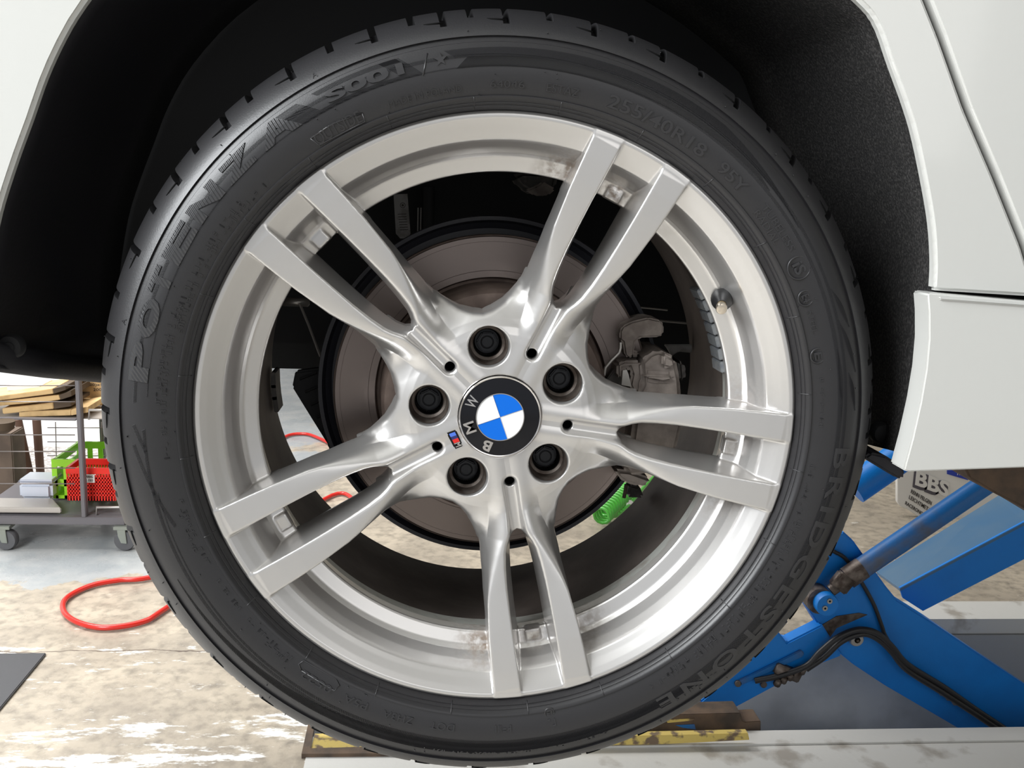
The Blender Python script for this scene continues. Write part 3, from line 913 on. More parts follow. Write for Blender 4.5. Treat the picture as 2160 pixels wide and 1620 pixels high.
CY = .0228
cap = lathe('centre_cap', [(0, CY), (.0200, CY), (.0203, CY - .0003), (.0333, CY + .0006), (.0338, CY + .0012), (.0338, .034)], M['cap_black'], wheel, 96)
cap['label'] = 'round black centre cap with blue and white quarters'
lathe('cap_ring', [(.0332, CY + .0012), (.0334, CY + .0002), (.0342, CY), (.0348, CY + .0006), (.0349, .034)], M['chrome'], cap, 96)['label'] = 'thin chrome ring around the cap'
lathe('cap_ring', [(.0196, CY), (.0198, CY - .0009), (.0204, CY - .0009), (.0206, CY)], M['chrome'], cap, 96)
QA = -(-109 * D2R) + RHO           # world angle of one dividing line


for k in range(4):
    s = -(k * 90 - 109) * D2R + RHO
    pts = [(0, 0)] + [(.0197 * math.cos(s - t * PI / 2 / 12), .0197 * math.sin(s - t * PI / 2 / 12)) for t in range(13)]
    o = prism('cap_quarter', pts, CY - .0006, CY + .0002, M['logo_blue'] if k % 2 == 0 else M['logo_white'], cap)
    o['label'] = 'blue quarter of the centre cap' if k % 2 == 0 else 'white quarter of the centre cap'
bm = bmesh.new()
for k in range(2):
    s = -(k * 90 - 109) * D2R + RHO; dx, dz = math.cos(s), math.sin(s)
    tube_bm([(dx * .0198, CY - .0007, dz * .0198), (-dx * .0198, CY - .0007, -dz * .0198)], .00022, 5, bm)
bm_obj('cap_divider', bm, M['chrome'], cap)
for ch, al in (('B', 113.5), ('M', 160.5), ('W', 209)):
    a = -al * D2R + RHO; ey = Vector((math.cos(a), 0, math.sin(a))); ex = Vector((math.sin(a), 0, -math.cos(a)))
    w = .0098 if ch != 'B' else .0076; h_ = .0090
    c = ey * .0268 + Vector((0, CY - .0002, 0))
    flat_text('cap_letter', ch, c - ex * w / 2 - ey * h_ / 2, ex, ey, w, h_, M['chrome'], cap, .03 if ch == 'B' else .012, .0005)['label'] = 'chrome letter on the centre cap'

bp = px_poly([(940.6, 911.6), (961, 904.4), (977.3, 941), (960, 948.2)], .0258)
badge = prism('badge', bp, .0246, .0275, M['cap_black'], wheel, .0006)
badge['label'] = 'tiny striped badge beside the centre cap'
q0, q1, q2, q3 = [Vector((x, 0, z)) for x, z in bp]       # q0->q3 is the long side, left
ex = (q3 - q0); ew = (q1 - q0)
for (s0, s1, mm, nm) in ((.12, .30, 'badge_light_blue', 'light blue'), (.30, .46, 'badge_dark_blue', 'dark blue'), (.46, .66, 'badge_red', 'red')):
    P = [q0 + ew * .2 + ex * s0, q0 + ew * .8 + ex * s0, q0 + ew * .8 + ex * s1, q0 + ew * .2 + ex * s1]
    prism('badge_stripe', [(v.x, v.z) for v in P], .0243, .0247, M[mm], badge)['label'] = nm + ' stripe'
o_ = q0 + ew * .2 + ex * .67
flat_text('badge_letter', 'M', Vector((o_.x, .0244, o_.z)), ex, ew, ex.length * .22, ew.length * .6, M['chrome'], badge, .03, .0003)['label'] = 'chrome letter on the badge'


def wl(U, V_, d): return Vector((U * math.cos(RHO) + V_ * math.sin(RHO), d, U * math.sin(RHO) - V_ * math.cos(RHO)))


b0 = wl(.1880, -.0998, .0345); t0 = wl(.1790, -.0936, .0060); ax = (t0 - b0).normalized()
vr = [(0, .0078), (.0015, .0095), (.006, .0090), (.012, .0074), (.0165, .0050), (.0185, .0044)]
valve = bm_obj('valve_stem', tube_bm([b0 + ax * s for s, r in vr], [r for s, r in vr], 24), M['valve_rubber'], wheel, True, 50)
valve['label'] = 'black rubber tyre valve'
L_ = (t0 - b0).length
bm_obj('valve_neck', tube_bm([b0 + ax * s for s in (.0180, .0195, .020, .0245)], [.0036, .0040, .0040, .0040], 20), M['brass'], valve, True, 40)
bm_obj('valve_cap', tube_bm([b0 + ax * s for s in (.0235, .0245, .0290, .0305, .0310, .0306)], [.0036, .0046, .0046, .0040, .0022, .0012], 20), M['valve_cap'], valve, True, 40)

# balance weights inside the barrel: seven on the right, three on the left, each with two visible faces
def weight(a, r, y0, y1, w, m='zinc_weight'):
    c = Vector((r * math.cos(a), (y0 + y1) / 2, r * math.sin(a)))
    rot = Matrix.Rotation(-a, 3, 'Y')
    return box('balance_weight', c, (.0045, y1 - y0, w), M[m], wheel, rot, .0007)


for k in range(7):
    p = onY(1474 + k * 6.6 - k * k * .05, 618 + k * 25.6, .072)
    weight(math.atan2(p[2], p[0]), .2045, .062, .088, .0100)
for k in range(3):
    p = onY(579, 795 + k * 25, .205); weight(math.atan2(p[2], p[0]), .2120, .185, .215, .0165, 'caliper_dark')
settle(wheel)

# ------------------------------------------------------------------ the car around the wheel
car = empty('car', (.9, .8, .02), 'white car with its rear wheel arch and side skirt in view, raised on a lift', 'car')
YF = -.015
ARCH = [(-.394, .030), (-.3915, .080), (-.380, .143), (-.366, .185), (-.351, .222), (-.334, .263), (-.308, .306), (-.262, .356), (-.20, .398), (-.12, .427), (-.03, .437), (.06, .428),
        (.13, .408), (.20, .375), (.257, .337), (.274, .321), (.288, .294), (.311, .249), (.329, .199), (.338, .168), (.343, .14), (.3445, .120)]
ARCH = [tuple(p) for p in np.array(spline([(a, 0, b) for a, b in ARCH], 3))[:, [0, 2]]]
seam = px_poly([(2196, 628), (2160, 520), (2100, 370), (2040, 230), (1985, 75), (1955, 0)], YF)
dxs = (seam[-1][0] - seam[-2][0]) / (seam[-1][1] - seam[-2][1])
outer = ARCH + [(seam[0][0] - .004, .1175)] + [(x - .0022, z) for x, z in seam[1:]] + [(seam[-1][0] + dxs * .25 - .002, seam[-1][1] + .25), (seam[-1][0] - .02, .85), (-1.3, .85), (-1.3, .03)]
qp = prism('quarter_panel', outer, YF, YF + .011, M['white_paint'], car, .0028, 3)
qp['label'] = 'white rear quarter panel with the wheel arch'
door = [(x + .0022, z) for x, z in seam] + [(seam[-1][0] + dxs * .25 + .002, seam[-1][1] + .25), (seam[-1][0], .85), (1.9, .85), (1.9, .100), (seam[0][0] + .004, .1135)]
prism('door', door, YF - .002, YF + .02, M['white_paint'], car, .003, 3)['label'] = 'white rear door, only its rear edge in view'
sk = px_poly([(1954, 620), (1960, 617), (2165, 634.5), (2420, 656), (2420, 975), (2160, 985), (1915, 994), (1904, 991), (1922, 925), (1939, 850), (1951, 780), (1957, 715), (1957, 660)], YF - .008)
prism('side_skirt', sk, YF - .010, YF + .014, M['white_paint'], car, .0048, 3)['label'] = 'white side skirt ahead of the wheel'
skl = px_poly([(1979, 626), (2165, 641), (2420, 662), (2420, 668), (2165, 646), (1979, 632)], YF - .010)
prism('skirt_crease', skl, YF - .0125, YF - .008, M['white_paint'], car, .001)
slab('gap_backing', .362, 1.9, YF + .036, YF + .05, .03, .85, M['panel_gap'], None, car)

# wheel arch liner: felt covered shell that follows the arch
LIN = [(x * 1.0 - (.004 if x < 0 else -.004), z) for x, z in ARCH]
LIN = [(-.389, .03)] + LIN + [(.3475, .10), (.349, .03), (.345, -.02)]
V = []; Fc = []; YS = [YF + .011, .03, .08, .14, .20, .26, .31]
for i, (x, z) in enumerate(LIN):
    for j, y in enumerate(YS):
        t = (y - YS[0]) / (YS[-1] - YS[0]); zz = z
        if i == 0: zz = z - .24 * (y - YS[0]) + .010
        if i >= len(LIN) - 1: zz = z - .05 * t
        b = .010 * math.sin(PI * t)
        V.append((x * (1 + .02 * b / .01 * 1) + (-b if x < 0 else b) * .3, y, zz))
nL = len(YS)
for i in range(len(LIN) - 1):
    for j in range(nL - 1): Fc.append((i * nL + j, i * nL + j + 1, (i + 1) * nL + j + 1, (i + 1) * nL + j))
half = len(LIN) // 2
FcL = [f for f in Fc if f[0] // nL < half - 6]; FcR = [f for f in Fc if f[0] // nL >= half - 6]


def shell(name, faces, m, label):
    o = mesh_obj(name, V, faces, m, car, True)
    bm = bmesh.new(); bm.from_mesh(o.data)
    bmesh.ops.delete(bm, geom=[v for v in bm.verts if not v.link_faces], context='VERTS'); bm.to_mesh(o.data); bm.free()
    s = o.modifiers.new('s', 'SOLIDIFY'); s.thickness = .004; s.offset = 0
    o['label'] = label; return o


shell('arch_liner', FcL, M['plastic_liner'], 'smooth black rear half of the arch liner')
shell('arch_liner', FcR, M['felt_liner'], 'fuzzy black felt front half of the arch liner')
# rounded lower lip of the liner, left, and its push rivet
bm_obj('liner_lip', tube_bm([(-.400, YF + .02, .046), (-.392, .10, .022), (-.385, .20, -.001), (-.38, .31, -.026)], .012, 12), M['plastic_liner'], car, True)
prv = onY(26, 730, .03)
lathe('push_rivet', [(0, .022), (.004, .0222), (.0045, .0235), (.0085, .0240), (.0100, .0265), (.0100, .032)], M['under_black'], car, 32, cx=prv[0], cz=prv[2])
prv = onY(1857, 912, .05)
lathe('push_rivet', [(0, .042), (.004, .0425), (.008, .0440), (.0095, .0465), (.0095, .054)], M['under_black'], car, 32, cx=prv[0], cz=prv[2])
pprism('liner_flange', [(1838, 955), (1870, 962), (1905, 985), (1911, 1003), (1904, 1012), (1890, 1008), (1860, 990), (1822, 966)], .012, .05, M['plastic_liner'], car, .002)['label'] = 'black plastic foot of the arch liner behind the side skirt'
# inner wall of the wheel house and the underbody
iw = [(-.50, .06), (-.38, -.024), (-.30, .012), (-.05, .016), (.02, -.02), (.12, -.03), (.36, -.05), (.40, .5), (-.5, .5)]
prism('inner_arch_panel', iw, .312, .33, M['under_black'], car)
slab('underbody', -1.1, 2.4, .335, 1.72, -.02, .5, M['under_black'], None, car)
slab('bumper_underside', -1.3, -.405, YF + .04, .34, .05, .09, M['plastic_liner'], None, car)
pprism('subframe_beam', [(540, 664), (668, 664), (668, 714), (540, 718)], .45, .06, M['rust_brown'], car, .004)['label'] = 'brown beam under the car seen through the left spokes'
slab('roof_panel', -1.3, 1.9, YF + .02, 1.7, .83, .86, M['white_paint'], None, car)

# suspension pieces seen between the spokes
pprism('suspension_arm', [(622.4, 783.7), (671, 777), (740, 777), (740, 1010), (700, 1000), (693, 941), (650, 872), (616, 816.8)], .19, .012, M['under_black'], car, .002)['label'] = 'black pressed arm left of the brake disc'
for q in range(5):
    a = onY(632 + q * 12, 800 + q * 27, .188); b = onY(668 + q * 10, 786 + q * 27, .188)
    bm_obj('arm_rib', tube_bm([tuple(a), tuple(b)], .0012, 5), M['under_black'], car)
tube('brake_line', [tuple(onY(x, y, .19)) for x, y in ((632, 640), (650, 683), (664, 720), (676, 752))], .0014, M['steel_clip'], car, 6)
bm_obj('hose_clip', box_bm(tuple(onY(622, 637, .2)), (.028, .01, .008), bevel=.001), M['steel_clip'], car, True)
tube('damper', [tuple(onY(905, 395, .27)), tuple(onY(905, 520, .27))], .006, M['under_black'], car, 12)
pprism('spring_seat', [(1078, 372), (1100, 360), (1180, 362), (1172.7, 398.6), (1157.4, 413.8), (1127, 413.8), (1095, 396)], .25, .03, M['caliper_dark'], car, .006, 3)
pprism('spring_seat_tab', [(1106.5, 401), (1130, 392), (1144.7, 382), (1172.7, 398.6), (1157.4, 412.5), (1127, 412.5)], .244, .008, M['caliper_metal'], car, .002)
tg = pprism('paper_tag', [(830.2, 410), (859.5, 408.8), (865.9, 492.8), (859.5, 503), (844, 503), (835, 492.8)], .255, .0008, M['tag_paper'], car)
tg['label'] = 'narrow grey paper tag hanging inside the wheel arch'
c = onY(849.5, 433, .2545)
lathe('tag_logo', [(0, .2542), (.0028, .2542), (.0028, .2548)], M['ink'], tg, 24, cx=c[0], cz=c[2])
lathe('tag_logo', [(.0012, .2540), (.0022, .2540), (.0022, .2544)], M['tag_paper'], tg, 24, cx=c[0], cz=c[2])
for i in range(7):
    a = onY(839 + i * .8, 452 + i * 5.5, .2545); b = onY(857 + i * .6, 451.5 + i * 5.5, .2545)
    bm_obj('tag_print', tube_bm([tuple(a), tuple(b)], .0005, 4), M['ink'], tg)
for dx in (0, 6):
    tube('wiring', [tuple(onY(882 + dx, 438, .26)), tuple(onY(881 + dx, 488, .26))], .0007, M['tag_paper'], car, 5)
tube('brake_pipe', [tuple(onY(x, y, .24)) for x, y in ((1335, 647), (1370, 650), (1408, 654))], .0011, M['steel_clip'], car, 6)
tube('brake_pipe', [tuple(onY(x, y, .24)) for x, y in ((1385, 676), (1420, 679), (1452, 682))], .0013, M['steel_clip'], car, 6)
pprism('heat_shield', [(1401, 726.7), (1460, 726.7), (1460, 745), (1432, 742), (1416, 752), (1410, 738)], .21, .004, M['tag_paper'], car, .001)['label'] = 'small crumpled pale plate right of the caliper'

# brake disc, backing plate, caliper
disc = lathe('brake_disc', [(.1085, .1192), (.1092, .1180), (.1455, .1180), (.1470, .1192), (.1470, .1400), (.110, .1400), (.110, .1310), (.1075, .1310)], M['disc_face'], car, 200)
disc['label'] = 'worn round brake disc with a bright swept face'
lathe('disc_hat', [(.1085, .1195), (.1075, .1240), (.1050, .1240), (.1040, .1180), (.1015, .0800), (.0985, .0760), (.0890, .0752), (.0, .0752)], M['disc_dark'], disc, 120)['label'] = 'rusty brown hat of the brake disc'
lathe('disc_edge', [(.1462, .1183), (.1474, .1192), (.1474, .1400), (.1466, .1400)], M['disc_dark'], disc, 160)
for (ra, rb) in ((.1150, .1154), (.1412, .1414)):
    lathe('disc_groove', [(ra, .1180), ((ra + rb) / 2, .11785), (rb, .1180)], M['disc_face'], disc, 160)
shp = [(.095, .1540), (.152, .1540), (.1575, .1500), (.1600, .1412), (.1634, .1405), (.1640, .1440), (.1625, .1570), (.095, .1570)]
lathe('backing_plate', shp, M['shield_black'], car, 160, closed=True)['label'] = 'black brake backing plate ringing the disc'
cal = bm_obj('brake_caliper', prism_bm(px_poly([(1351, 763.7), (1370, 745), (1388.4, 738), (1407, 743), (1427.8, 756.8), (1432, 782), (1436, 800.7), (1440, 860), (1440, 900), (1428, 950), (1400, 985), (1360, 1005), (1325, 1003),
                                                        (1312, 985), (1330, 940), (1338, 880), (1345, 830), (1353.7, 811)], .088), .088, .16, .007, 3), M['caliper_metal'], car, True, 50)
cal['label'] = 'grey cast brake caliper behind the right spokes'
pprism('caliper_bracket', [(1301.6, 768), (1316.7, 761), (1352, 761), (1358, 812), (1340, 840), (1328, 812), (1333, 790), (1328, 776), (1316, 778), (1318, 790), (1309, 802), (1301.6, 794)], .094, .03, M['caliper_metal'], cal, .003, 2)
pprism('caliper_arm', [(1307.4, 699), (1313, 688), (1333, 678), (1367.6, 670), (1395, 676), (1401, 686), (1400, 706), (1390.7, 711.6), (1350, 712.8), (1340, 722), (1337, 752), (1326, 757), (1318, 750), (1314, 722), (1307.4, 717)], .100, .035, M['caliper_metal'], cal, .006, 3)
pprism('caliper_arm', [(1326, 736), (1350, 742), (1350, 752), (1332, 755)], .104, .02, M['caliper_metal'], cal, .003, 2)
pprism('caliper_body_step', [(1398, 744), (1424, 756), (1428, 774), (1414, 780), (1396, 776)], .080, .02, M['caliper_metal'], cal, .005, 3)
pprism('caliper_body_step', [(1358, 783), (1424, 786), (1424, 808), (1398, 813), (1358, 806)], .082, .02, M['caliper_metal'], cal, .006, 3)
pprism('caliper_piston_cover', [(1430, 760), (1444, 766), (1450, 785), (1446, 803), (1434, 806)], .105, .05, M['caliper_dark'], cal, .004, 2)
pprism('caliper_foot', [(1294.8, 990), (1330, 994), (1373.5, 1010), (1371, 1024), (1349, 1028), (1320.5, 1020), (1304.5, 1009)], .096, .06, M['caliper_metal'], cal, .006, 3)
pprism('caliper_carrier', [(1344, 812), (1410, 818), (1412, 850), (1350, 850)], .11, .03, M['caliper_dark'], cal, .003)
tube('pad_spring', [tuple(onY(x, y, .096)) for x, y in ((1309, 722), (1308.6, 734), (1306, 744), (1289, 761), (1277, 775), (1274, 792))], .0016, M['steel_clip'], cal, 8)
pprism('pad_clip', [(1314, 781), (1322, 780), (1326, 790), (1332, 816), (1311, 812)], .090, .002, M['steel_clip'], cal)
pprism('brake_pad', [(1280, 800), (1302, 770), (1318, 810), (1316, 900), (1296, 900)], .108, .009, M['caliper_dark'], cal, .001)
tube('bleed_pipe', [tuple(onY(x, y, .17)) for x, y in ((1321, 1022), (1319, 1036), (1316, 1050))], .002, M['rust_brown'], car, 8)
pprism('stabiliser_link', [(1328, 1022), (1350, 1026), (1360, 1052), (1322, 1050)], .2, .02, M['caliper_dark'], car, .003)
settle(car)
# ------------------------------------------------------------------ scissor lift in the pit
lift = empty('scissor_lift', (.9, 1.62, FLOOR - .38), 'blue scissor car lift rising from a floor pit behind the tyre', 'car lift')
YL = 1.60
pprism('lower_arm', [(1779, 1121), (1800, 1140), (1849, 1209), (1870, 1238), (1893, 1266), (1963, 1310), (2060, 1376), (2180, 1456), (2420, 1620), (2420, 1800), (2019, 1535), (1868, 1447), (1800, 1402), (1773, 1380), (1740, 1340),
                     (1690, 1262), (1650, 1180)], YL, .05, M['lift_blue'], lift, .004)
pprism('lower_arm', [(1640, 1330), (1695.6, 1359) if False else (1660, 1356), (1735, 1318), (1776.5, 1383.7), (1702.6, 1412), (1533.7, 1503), (1440, 1560), (1400, 1560), (1449, 1505), (1541, 1426)], YL - .02, .045, M['lift_blue'], lift, .004)
pprism('arm_brace', [(1560, 1436), (1690, 1372), (1697, 1378), (1694, 1386), (1562, 1447)], YL - .028, .01, M['lift_blue_worn'], lift, .002)
# hollow box arm going up to the right: grey-blue top face and blue side face
pprism('upper_arm', [(1898, 1240), (2160, 1101), (2420, 963), (2420, 1040), (2160, 1180), (1947, 1289), (1905, 1262)], YL + .10, .008, M['lift_blue'], lift, .0006, 1)
tp = [(1849, 1206), (2101.7, 1048), (2420, 850), (2420, 963), (2160, 1101), (1898, 1240)]
A = [onY(x, y + 1.5, YL + .0985) for x, y in tp[3:]]
B = [onY(x, y, YL + .34) for x, y in tp[:3]]
ptsT = [B[0], B[1], B[2], A[0], A[1], A[2]]
bm = bmesh.new(); vs = [bm.verts.new(p) for p in ptsT]; bm.faces.new(vs)
r_ = bmesh.ops.extrude_face_region(bm, geom=list(bm.faces)); bmesh.ops.translate(bm, verts=[g for g in r_['geom'] if isinstance(g, bmesh.types.BMVert)], vec=(.002, 0, -.008))
bm_obj('upper_arm_top', bm, M['lift_grey_blue'], lift)['label'] = 'grey-blue upper face of the box arm'
# hydraulic cylinder
cyl = [onY(1792, 1216, YL - .04), onY(2064, 1031, YL - .04)]; dv = cyl[1] - cyl[0]
cylo = tube('cylinder', [cyl[0], cyl[0] + dv * .3, cyl[1] + dv * .9], .0285, M['lift_blue_worn'], lift, 24)
cylo['label'] = 'round blue hydraulic cylinder with rubbed paint'
tube('cylinder_collar', [cyl[0] - dv * .02, cyl[0] + dv * .10], .0300, M['greasy_steel'], cylo, 24)
tube('cylinder_rod', [onY(1752, 1246, YL - .04), cyl[0] + dv * .02], [.016, .019], M['greasy_steel'], cylo, 16)
bm_obj('rod_nut', box_bm(tuple(onY(1776, 1228, YL - .06)), (.05, .03, .045), Matrix.Rotation(.6, 3, 'Y'), .004), M['greasy_steel'], cylo, True)
p = onY(1724, 1262, YL - .03)
bm_obj('rod_eye', tube_bm([(p[0], YL - .05, p[2]), (p[0], YL - .01, p[2])], .036, 24), M['greasy_steel'], lift, True, 40)
tube('cross_tube', [onY(1800, 1032, YL + .1), onY(1872, 982, YL + .1), onY(2060, 850, YL + .1)], .044, M['lift_blue'], lift, 24)
p = onY(1743, 1274, YL - .065)
pin = bm_obj('pivot_pin', tube_bm([(p[0], YL - .075, p[2]), (p[0], YL - .07, p[2]), (p[0], YL + .0, p[2])], [.029, .031, .031], 32), M['lift_blue'], lift, True, 40)
for (x, y) in ((1750, 1268), (1740, 1283)):
    q = onY(x, y, YL - .077)
    bm_obj('screw', tube_bm([(q[0], YL - .079, q[2]), (q[0], YL - .074, q[2])], .0072, 16), M['steel_clip'], pin, True, 40)
    bm_obj('screw_socket', tube_bm([(q[0], YL - .0795, q[2]), (q[0], YL - .0785, q[2])], .003, 6), M['void_black'], pin)
q = onY(1808, 1350, YL - .02)
nut = bm_obj('pivot_nut', tube_bm([(q[0], YL - .022, q[2]), (q[0], YL - .018, q[2]), (q[0], YL, q[2])], [.017, .020, .020], 24), M['steel_clip'], lift, True, 40)
bm_obj('screw_socket', tube_bm([(q[0], YL - .0235, q[2]), (q[0], YL - .021, q[2])], .0085, 8), M['void_black'], nut)
bm_obj('screw_tip', tube_bm([(q[0], YL - .027, q[2]), (q[0], YL - .022, q[2])], .004, 12), M['greasy_steel'], nut, True)
tube('hydraulic_hose', spline([tuple(onY(x, y, YL - yo)) for x, y, yo in ((1592, 1436, .03), (1640, 1426, .04), (1700, 1405, .045), (1730, 1375, .045), (1770, 1343, .045), (1812, 1328, .045), (1850, 1336, .045), (1880, 1362, .04),
                                                       (1915, 1402, .035), (1990, 1449, .03), (2060, 1498, .03), (2130, 1545, .03), (2200, 1600, .03))], 5), .0085, M['black_hose'], lift, 10)
tube('hydraulic_hose', spline([tuple(onY(x, y, YL - .035)) for x, y in ((1700, 1412), (1738, 1386), (1776, 1352), (1820, 1337), (1852, 1348), (1880, 1374), (1912, 1412), (1985, 1459), (2060, 1508), (2140, 1562))], 5), .0085, M['black_hose'], lift, 10)
tube('sensor_cable', spline([tuple(onY(x, y, YL - .012)) for x, y in ((1757, 1162), (1785, 1180), (1818, 1230), (1843, 1275), (1860, 1320), (1868, 1342), (1895, 1385))], 5), .0055, M['black_hose'], lift, 8)
for (x, y) in ((1558, 1444), (1612, 1446)):
    q = onY(x, y, YL - .03); bm_obj('screw', tube_bm([(q[0], YL - .028, q[2]), (q[0], YL - .018, q[2])], .009, 12), M['greasy_steel'], lift, True, 40)
for i in range(5):
    q = onY(1640 + i * 13, 1440 - i * 6.5, YL - .04)
    bm_obj('hose_fitting', box_bm(tuple(q), (.017, .018, .022), Matrix.Rotation(.4, 3, 'Y'), .003), M['greasy_steel'], lift, True)
for i in range(4):
    q = onY(1912 + i * 14, 1408 + i * 10, YL - .02)
    bm_obj('hose_fitting', box_bm(tuple(q), (.014, .016, .026), Matrix.Rotation(-.6, 3, 'Y'), .003), M['caliper_metal'], lift, True)
for i in range(3):
    q = onY(1984 + i * 14, 1458 + i * 10, YL - .02)
    bm_obj('hose_fitting', box_bm(tuple(q), (.014, .016, .026), Matrix.Rotation(-.6, 3, 'Y'), .003), M['caliper_metal'], lift, True)
q = onY(1660, 1417, YL - .03); bm_obj('valve_block', box_bm(tuple(q), (.075, .03, .03), Matrix.Rotation(.38, 3, 'Y'), .003), M['greasy_steel'], lift, True)
pprism('wear_plate', [(1712, 1335), (1728, 1322), (1765, 1300), (1812, 1293), (1830, 1297), (1800, 1310), (1765, 1325), (1745, 1352), (1728, 1350)], YL - .0025, .003, M['greasy_steel'], lift)['label'] = 'greasy scraped patch on the blue arm'
# the lift's platform under the sill
pprism('platform', [(2030, 975), (2440, 960), (2440, 1240), (2160, 1072), (2100, 1042), (2046, 1010)], .86, .10, M['rust_brown'], lift, .004)['label'] = 'rusty brown underside of the lift platform'
settle(lift)
# base frame in the pit, near edge
q0 = onZ(1605, 1530, FLOOR)
fr = empty('pit_ledge', (.6, PY0 + .03, FLOOR), 'rusty step plate with chipped yellow paint at the pit edge right of the tyre', 'metal plate')
pprism('step_plate', [(1372, 1509), (1562, 1504), (1566, 1520), (1572, 1523), (1605, 1521), (1605, 1544), (1360, 1550), (1200, 1552), (1200, 1514)], PY0 + .012, .06, M['rust_brown'], fr, .002)
pprism('yellow_edge', [(1200, 1556), (1578, 1547), (1581, 1561), (1400, 1570), (1200, 1574)], PY0 - .062, .02, M['worn_yellow'], fr, .001)
pprism('blue_scrape', [(1425, 1530), (1465, 1528), (1468, 1539), (1440, 1535)], PY0 + .0105, .002, M['lift_blue_worn'], fr)
pprism('yellow_scrape', [(1405, 1518), (1466, 1516), (1460, 1520), (1408, 1525)], PY0 + .0105, .002, M['worn_yellow'], fr)
settle(fr)
cf = empty('corner_frame', (-.27, 1.31, FLOOR), 'steel frame corner with flaking yellow paint at the lower left of the tyre', 'metal frame')
fl = [onZ(x, y, FLOOR)[:2] for x, y in ((636, 1600), (650, 1536), (664, 1536), (655, 1588), (840, 1583), (1000, 1586), (1000, 1597))]


def flat(name, P, z0, z1, m, parent, bevel=0.):
    bm = bmesh.new(); vs = [bm.verts.new((p[0], p[1], z0)) for p in P]; bm.faces.new(vs)
    r = bmesh.ops.extrude_face_region(bm, geom=list(bm.faces)); bmesh.ops.translate(bm, verts=[g for g in r['geom'] if isinstance(g, bmesh.types.BMVert)], vec=(0, 0, z1 - z0))
    bmesh.ops.recalc_face_normals(bm, faces=bm.faces)
    if bevel: bmesh.ops.bevel(bm, geom=list(bm.edges), offset=bevel, segments=2, affect='EDGES', clamp_overlap=True)
    return bm_obj(name, bm, m, parent, bool(bevel), 40)


flat('frame_edge', fl, FLOOR, FLOOR + .012, M['rust_brown'], cf)
flat('yellow_paint', [onZ(x, y, FLOOR)[:2] for x, y in ((655, 1588), (664, 1554), (760, 1552), (900, 1560), (1000, 1566), (1000, 1584), (840, 1581))], FLOOR, FLOOR + .008, M['worn_yellow'], cf)
settle(cf)
# ------------------------------------------------------------------ floor things
mt = flat('rubber_mat', [(-1.098, 1.811), (-1.75, 1.80), (-1.75, 1.15), (-1.097, 1.18)], FLOOR, FLOOR + .008, M['rubber_mat'], None, .002)
tag(mt, 'dark grey rubber mat on the concrete at the lower left', 'mat')
hp = [onZ(x, y, FLOOR + .012) for x, y in ((760, 1062), (700, 1045), (500, 1180), (350, 1283), (300, 1312), (222, 1324), (165, 1313), (135, 1290), (140, 1262), (190, 1236), (250, 1224), (310, 1219), (420, 1190), (520, 1100), (560, 960), (600, 922), (640, 915), (672, 924), (720, 950), (800, 1010))]
tag(tube('air_hose', spline([tuple(p) for p in hp], 8), .0085, M['red_hose'], None, 12), 'red air hose lying in a loop on the concrete floor', 'hose')
# green coiled hose
g0 = onZ(1268, 1090, FLOOR + .06); g1 = onZ(1318, 1040, FLOOR + .06); pth = []
axd = (g1 - g0); L2 = np.linalg.norm(axd); axd /= L2; sd = np.cross(axd, [0, 0, 1.]); sd /= np.linalg.norm(sd)
for i in range(13 * 12 + 1):
    t = i / (13 * 12); a = 2 * PI * t * 13
    pth.append(tuple(g0 + axd * L2 * 1.15 * t + sd * .034 * math.cos(a) + np.array([0, 0, .034]) * math.sin(a)))
gh = empty('coiled_hose', tuple(onZ(1268, 1090, FLOOR)), 'bright green coiled air hose on the floor behind the wheel', 'hose')
tube('coil', pth, .007, M['green_hose'], gh, 8)
tube('tail', spline([tuple(onZ(x, y, FLOOR + .03)) for x, y in ((1264, 1080), (1275, 1088), (1300, 1087), (1325, 1068), (1345, 1045), (1360, 1026), (1400, 985))], 6), .009, M['green_hose'], gh, 8)
c = onZ(1322, 1065, FLOOR + .03)
bm_obj('connector', box_bm(tuple(c), (.05, .03, .035), rz(.3), .003), M['paper_white'], gh, True)
settle(gh)
# stacked old tyres far behind
for i, (x, y, zz, lab) in enumerate(((655, 776, 0, 'dark tyre lying flat on the far floor, lower one of the stack'), (655, 776, .2, 'dark tyre lying flat on the far floor, upper one of the stack'))):
    c = onZ(x, y, FLOOR); prof = [(.20, .01), (.27, .0), (.315, .02), (.325, .05), (.325, .15), (.315, .18), (.27, .2), (.20, .19)]
    bm = bmesh.new(); n = 96; R = []
    for k in range(n):
        a = 2 * PI * k / n; g = .992 if k % 4 == 0 else 1.0
        R.append([bm.verts.new((c[0] + .16 + r * (g if r > .3 else 1) * math.cos(a), c[1] + .33 + r * (g if r > .3 else 1) * math.sin(a), FLOOR + zz + h)) for r, h in prof])
    for k in range(n):
        for q in range(len(prof)):
            bm.faces.new((R[k][q], R[(k + 1) % n][q], R[(k + 1) % n][(q + 1) % len(prof)], R[k][(q + 1) % len(prof)]))
    o = bm_obj('stacked_tyre', bm, M['old_tyre'], None, True, 40); tag(o, lab, 'tyre', 'old tyres stacked on the far floor')
c = onZ(600, 735, FLOOR)
tag(lathe('far_wheel', [(0, c[1]), (.16, c[1]), (.2, c[1] - .02), (.22, c[1] + .1)], M['shelf_steel'], None, 32, cx=c[0] + .15, cz=FLOOR + .2), 'bare silver wheel standing on the far floor beside the stacked tyres', 'wheel')
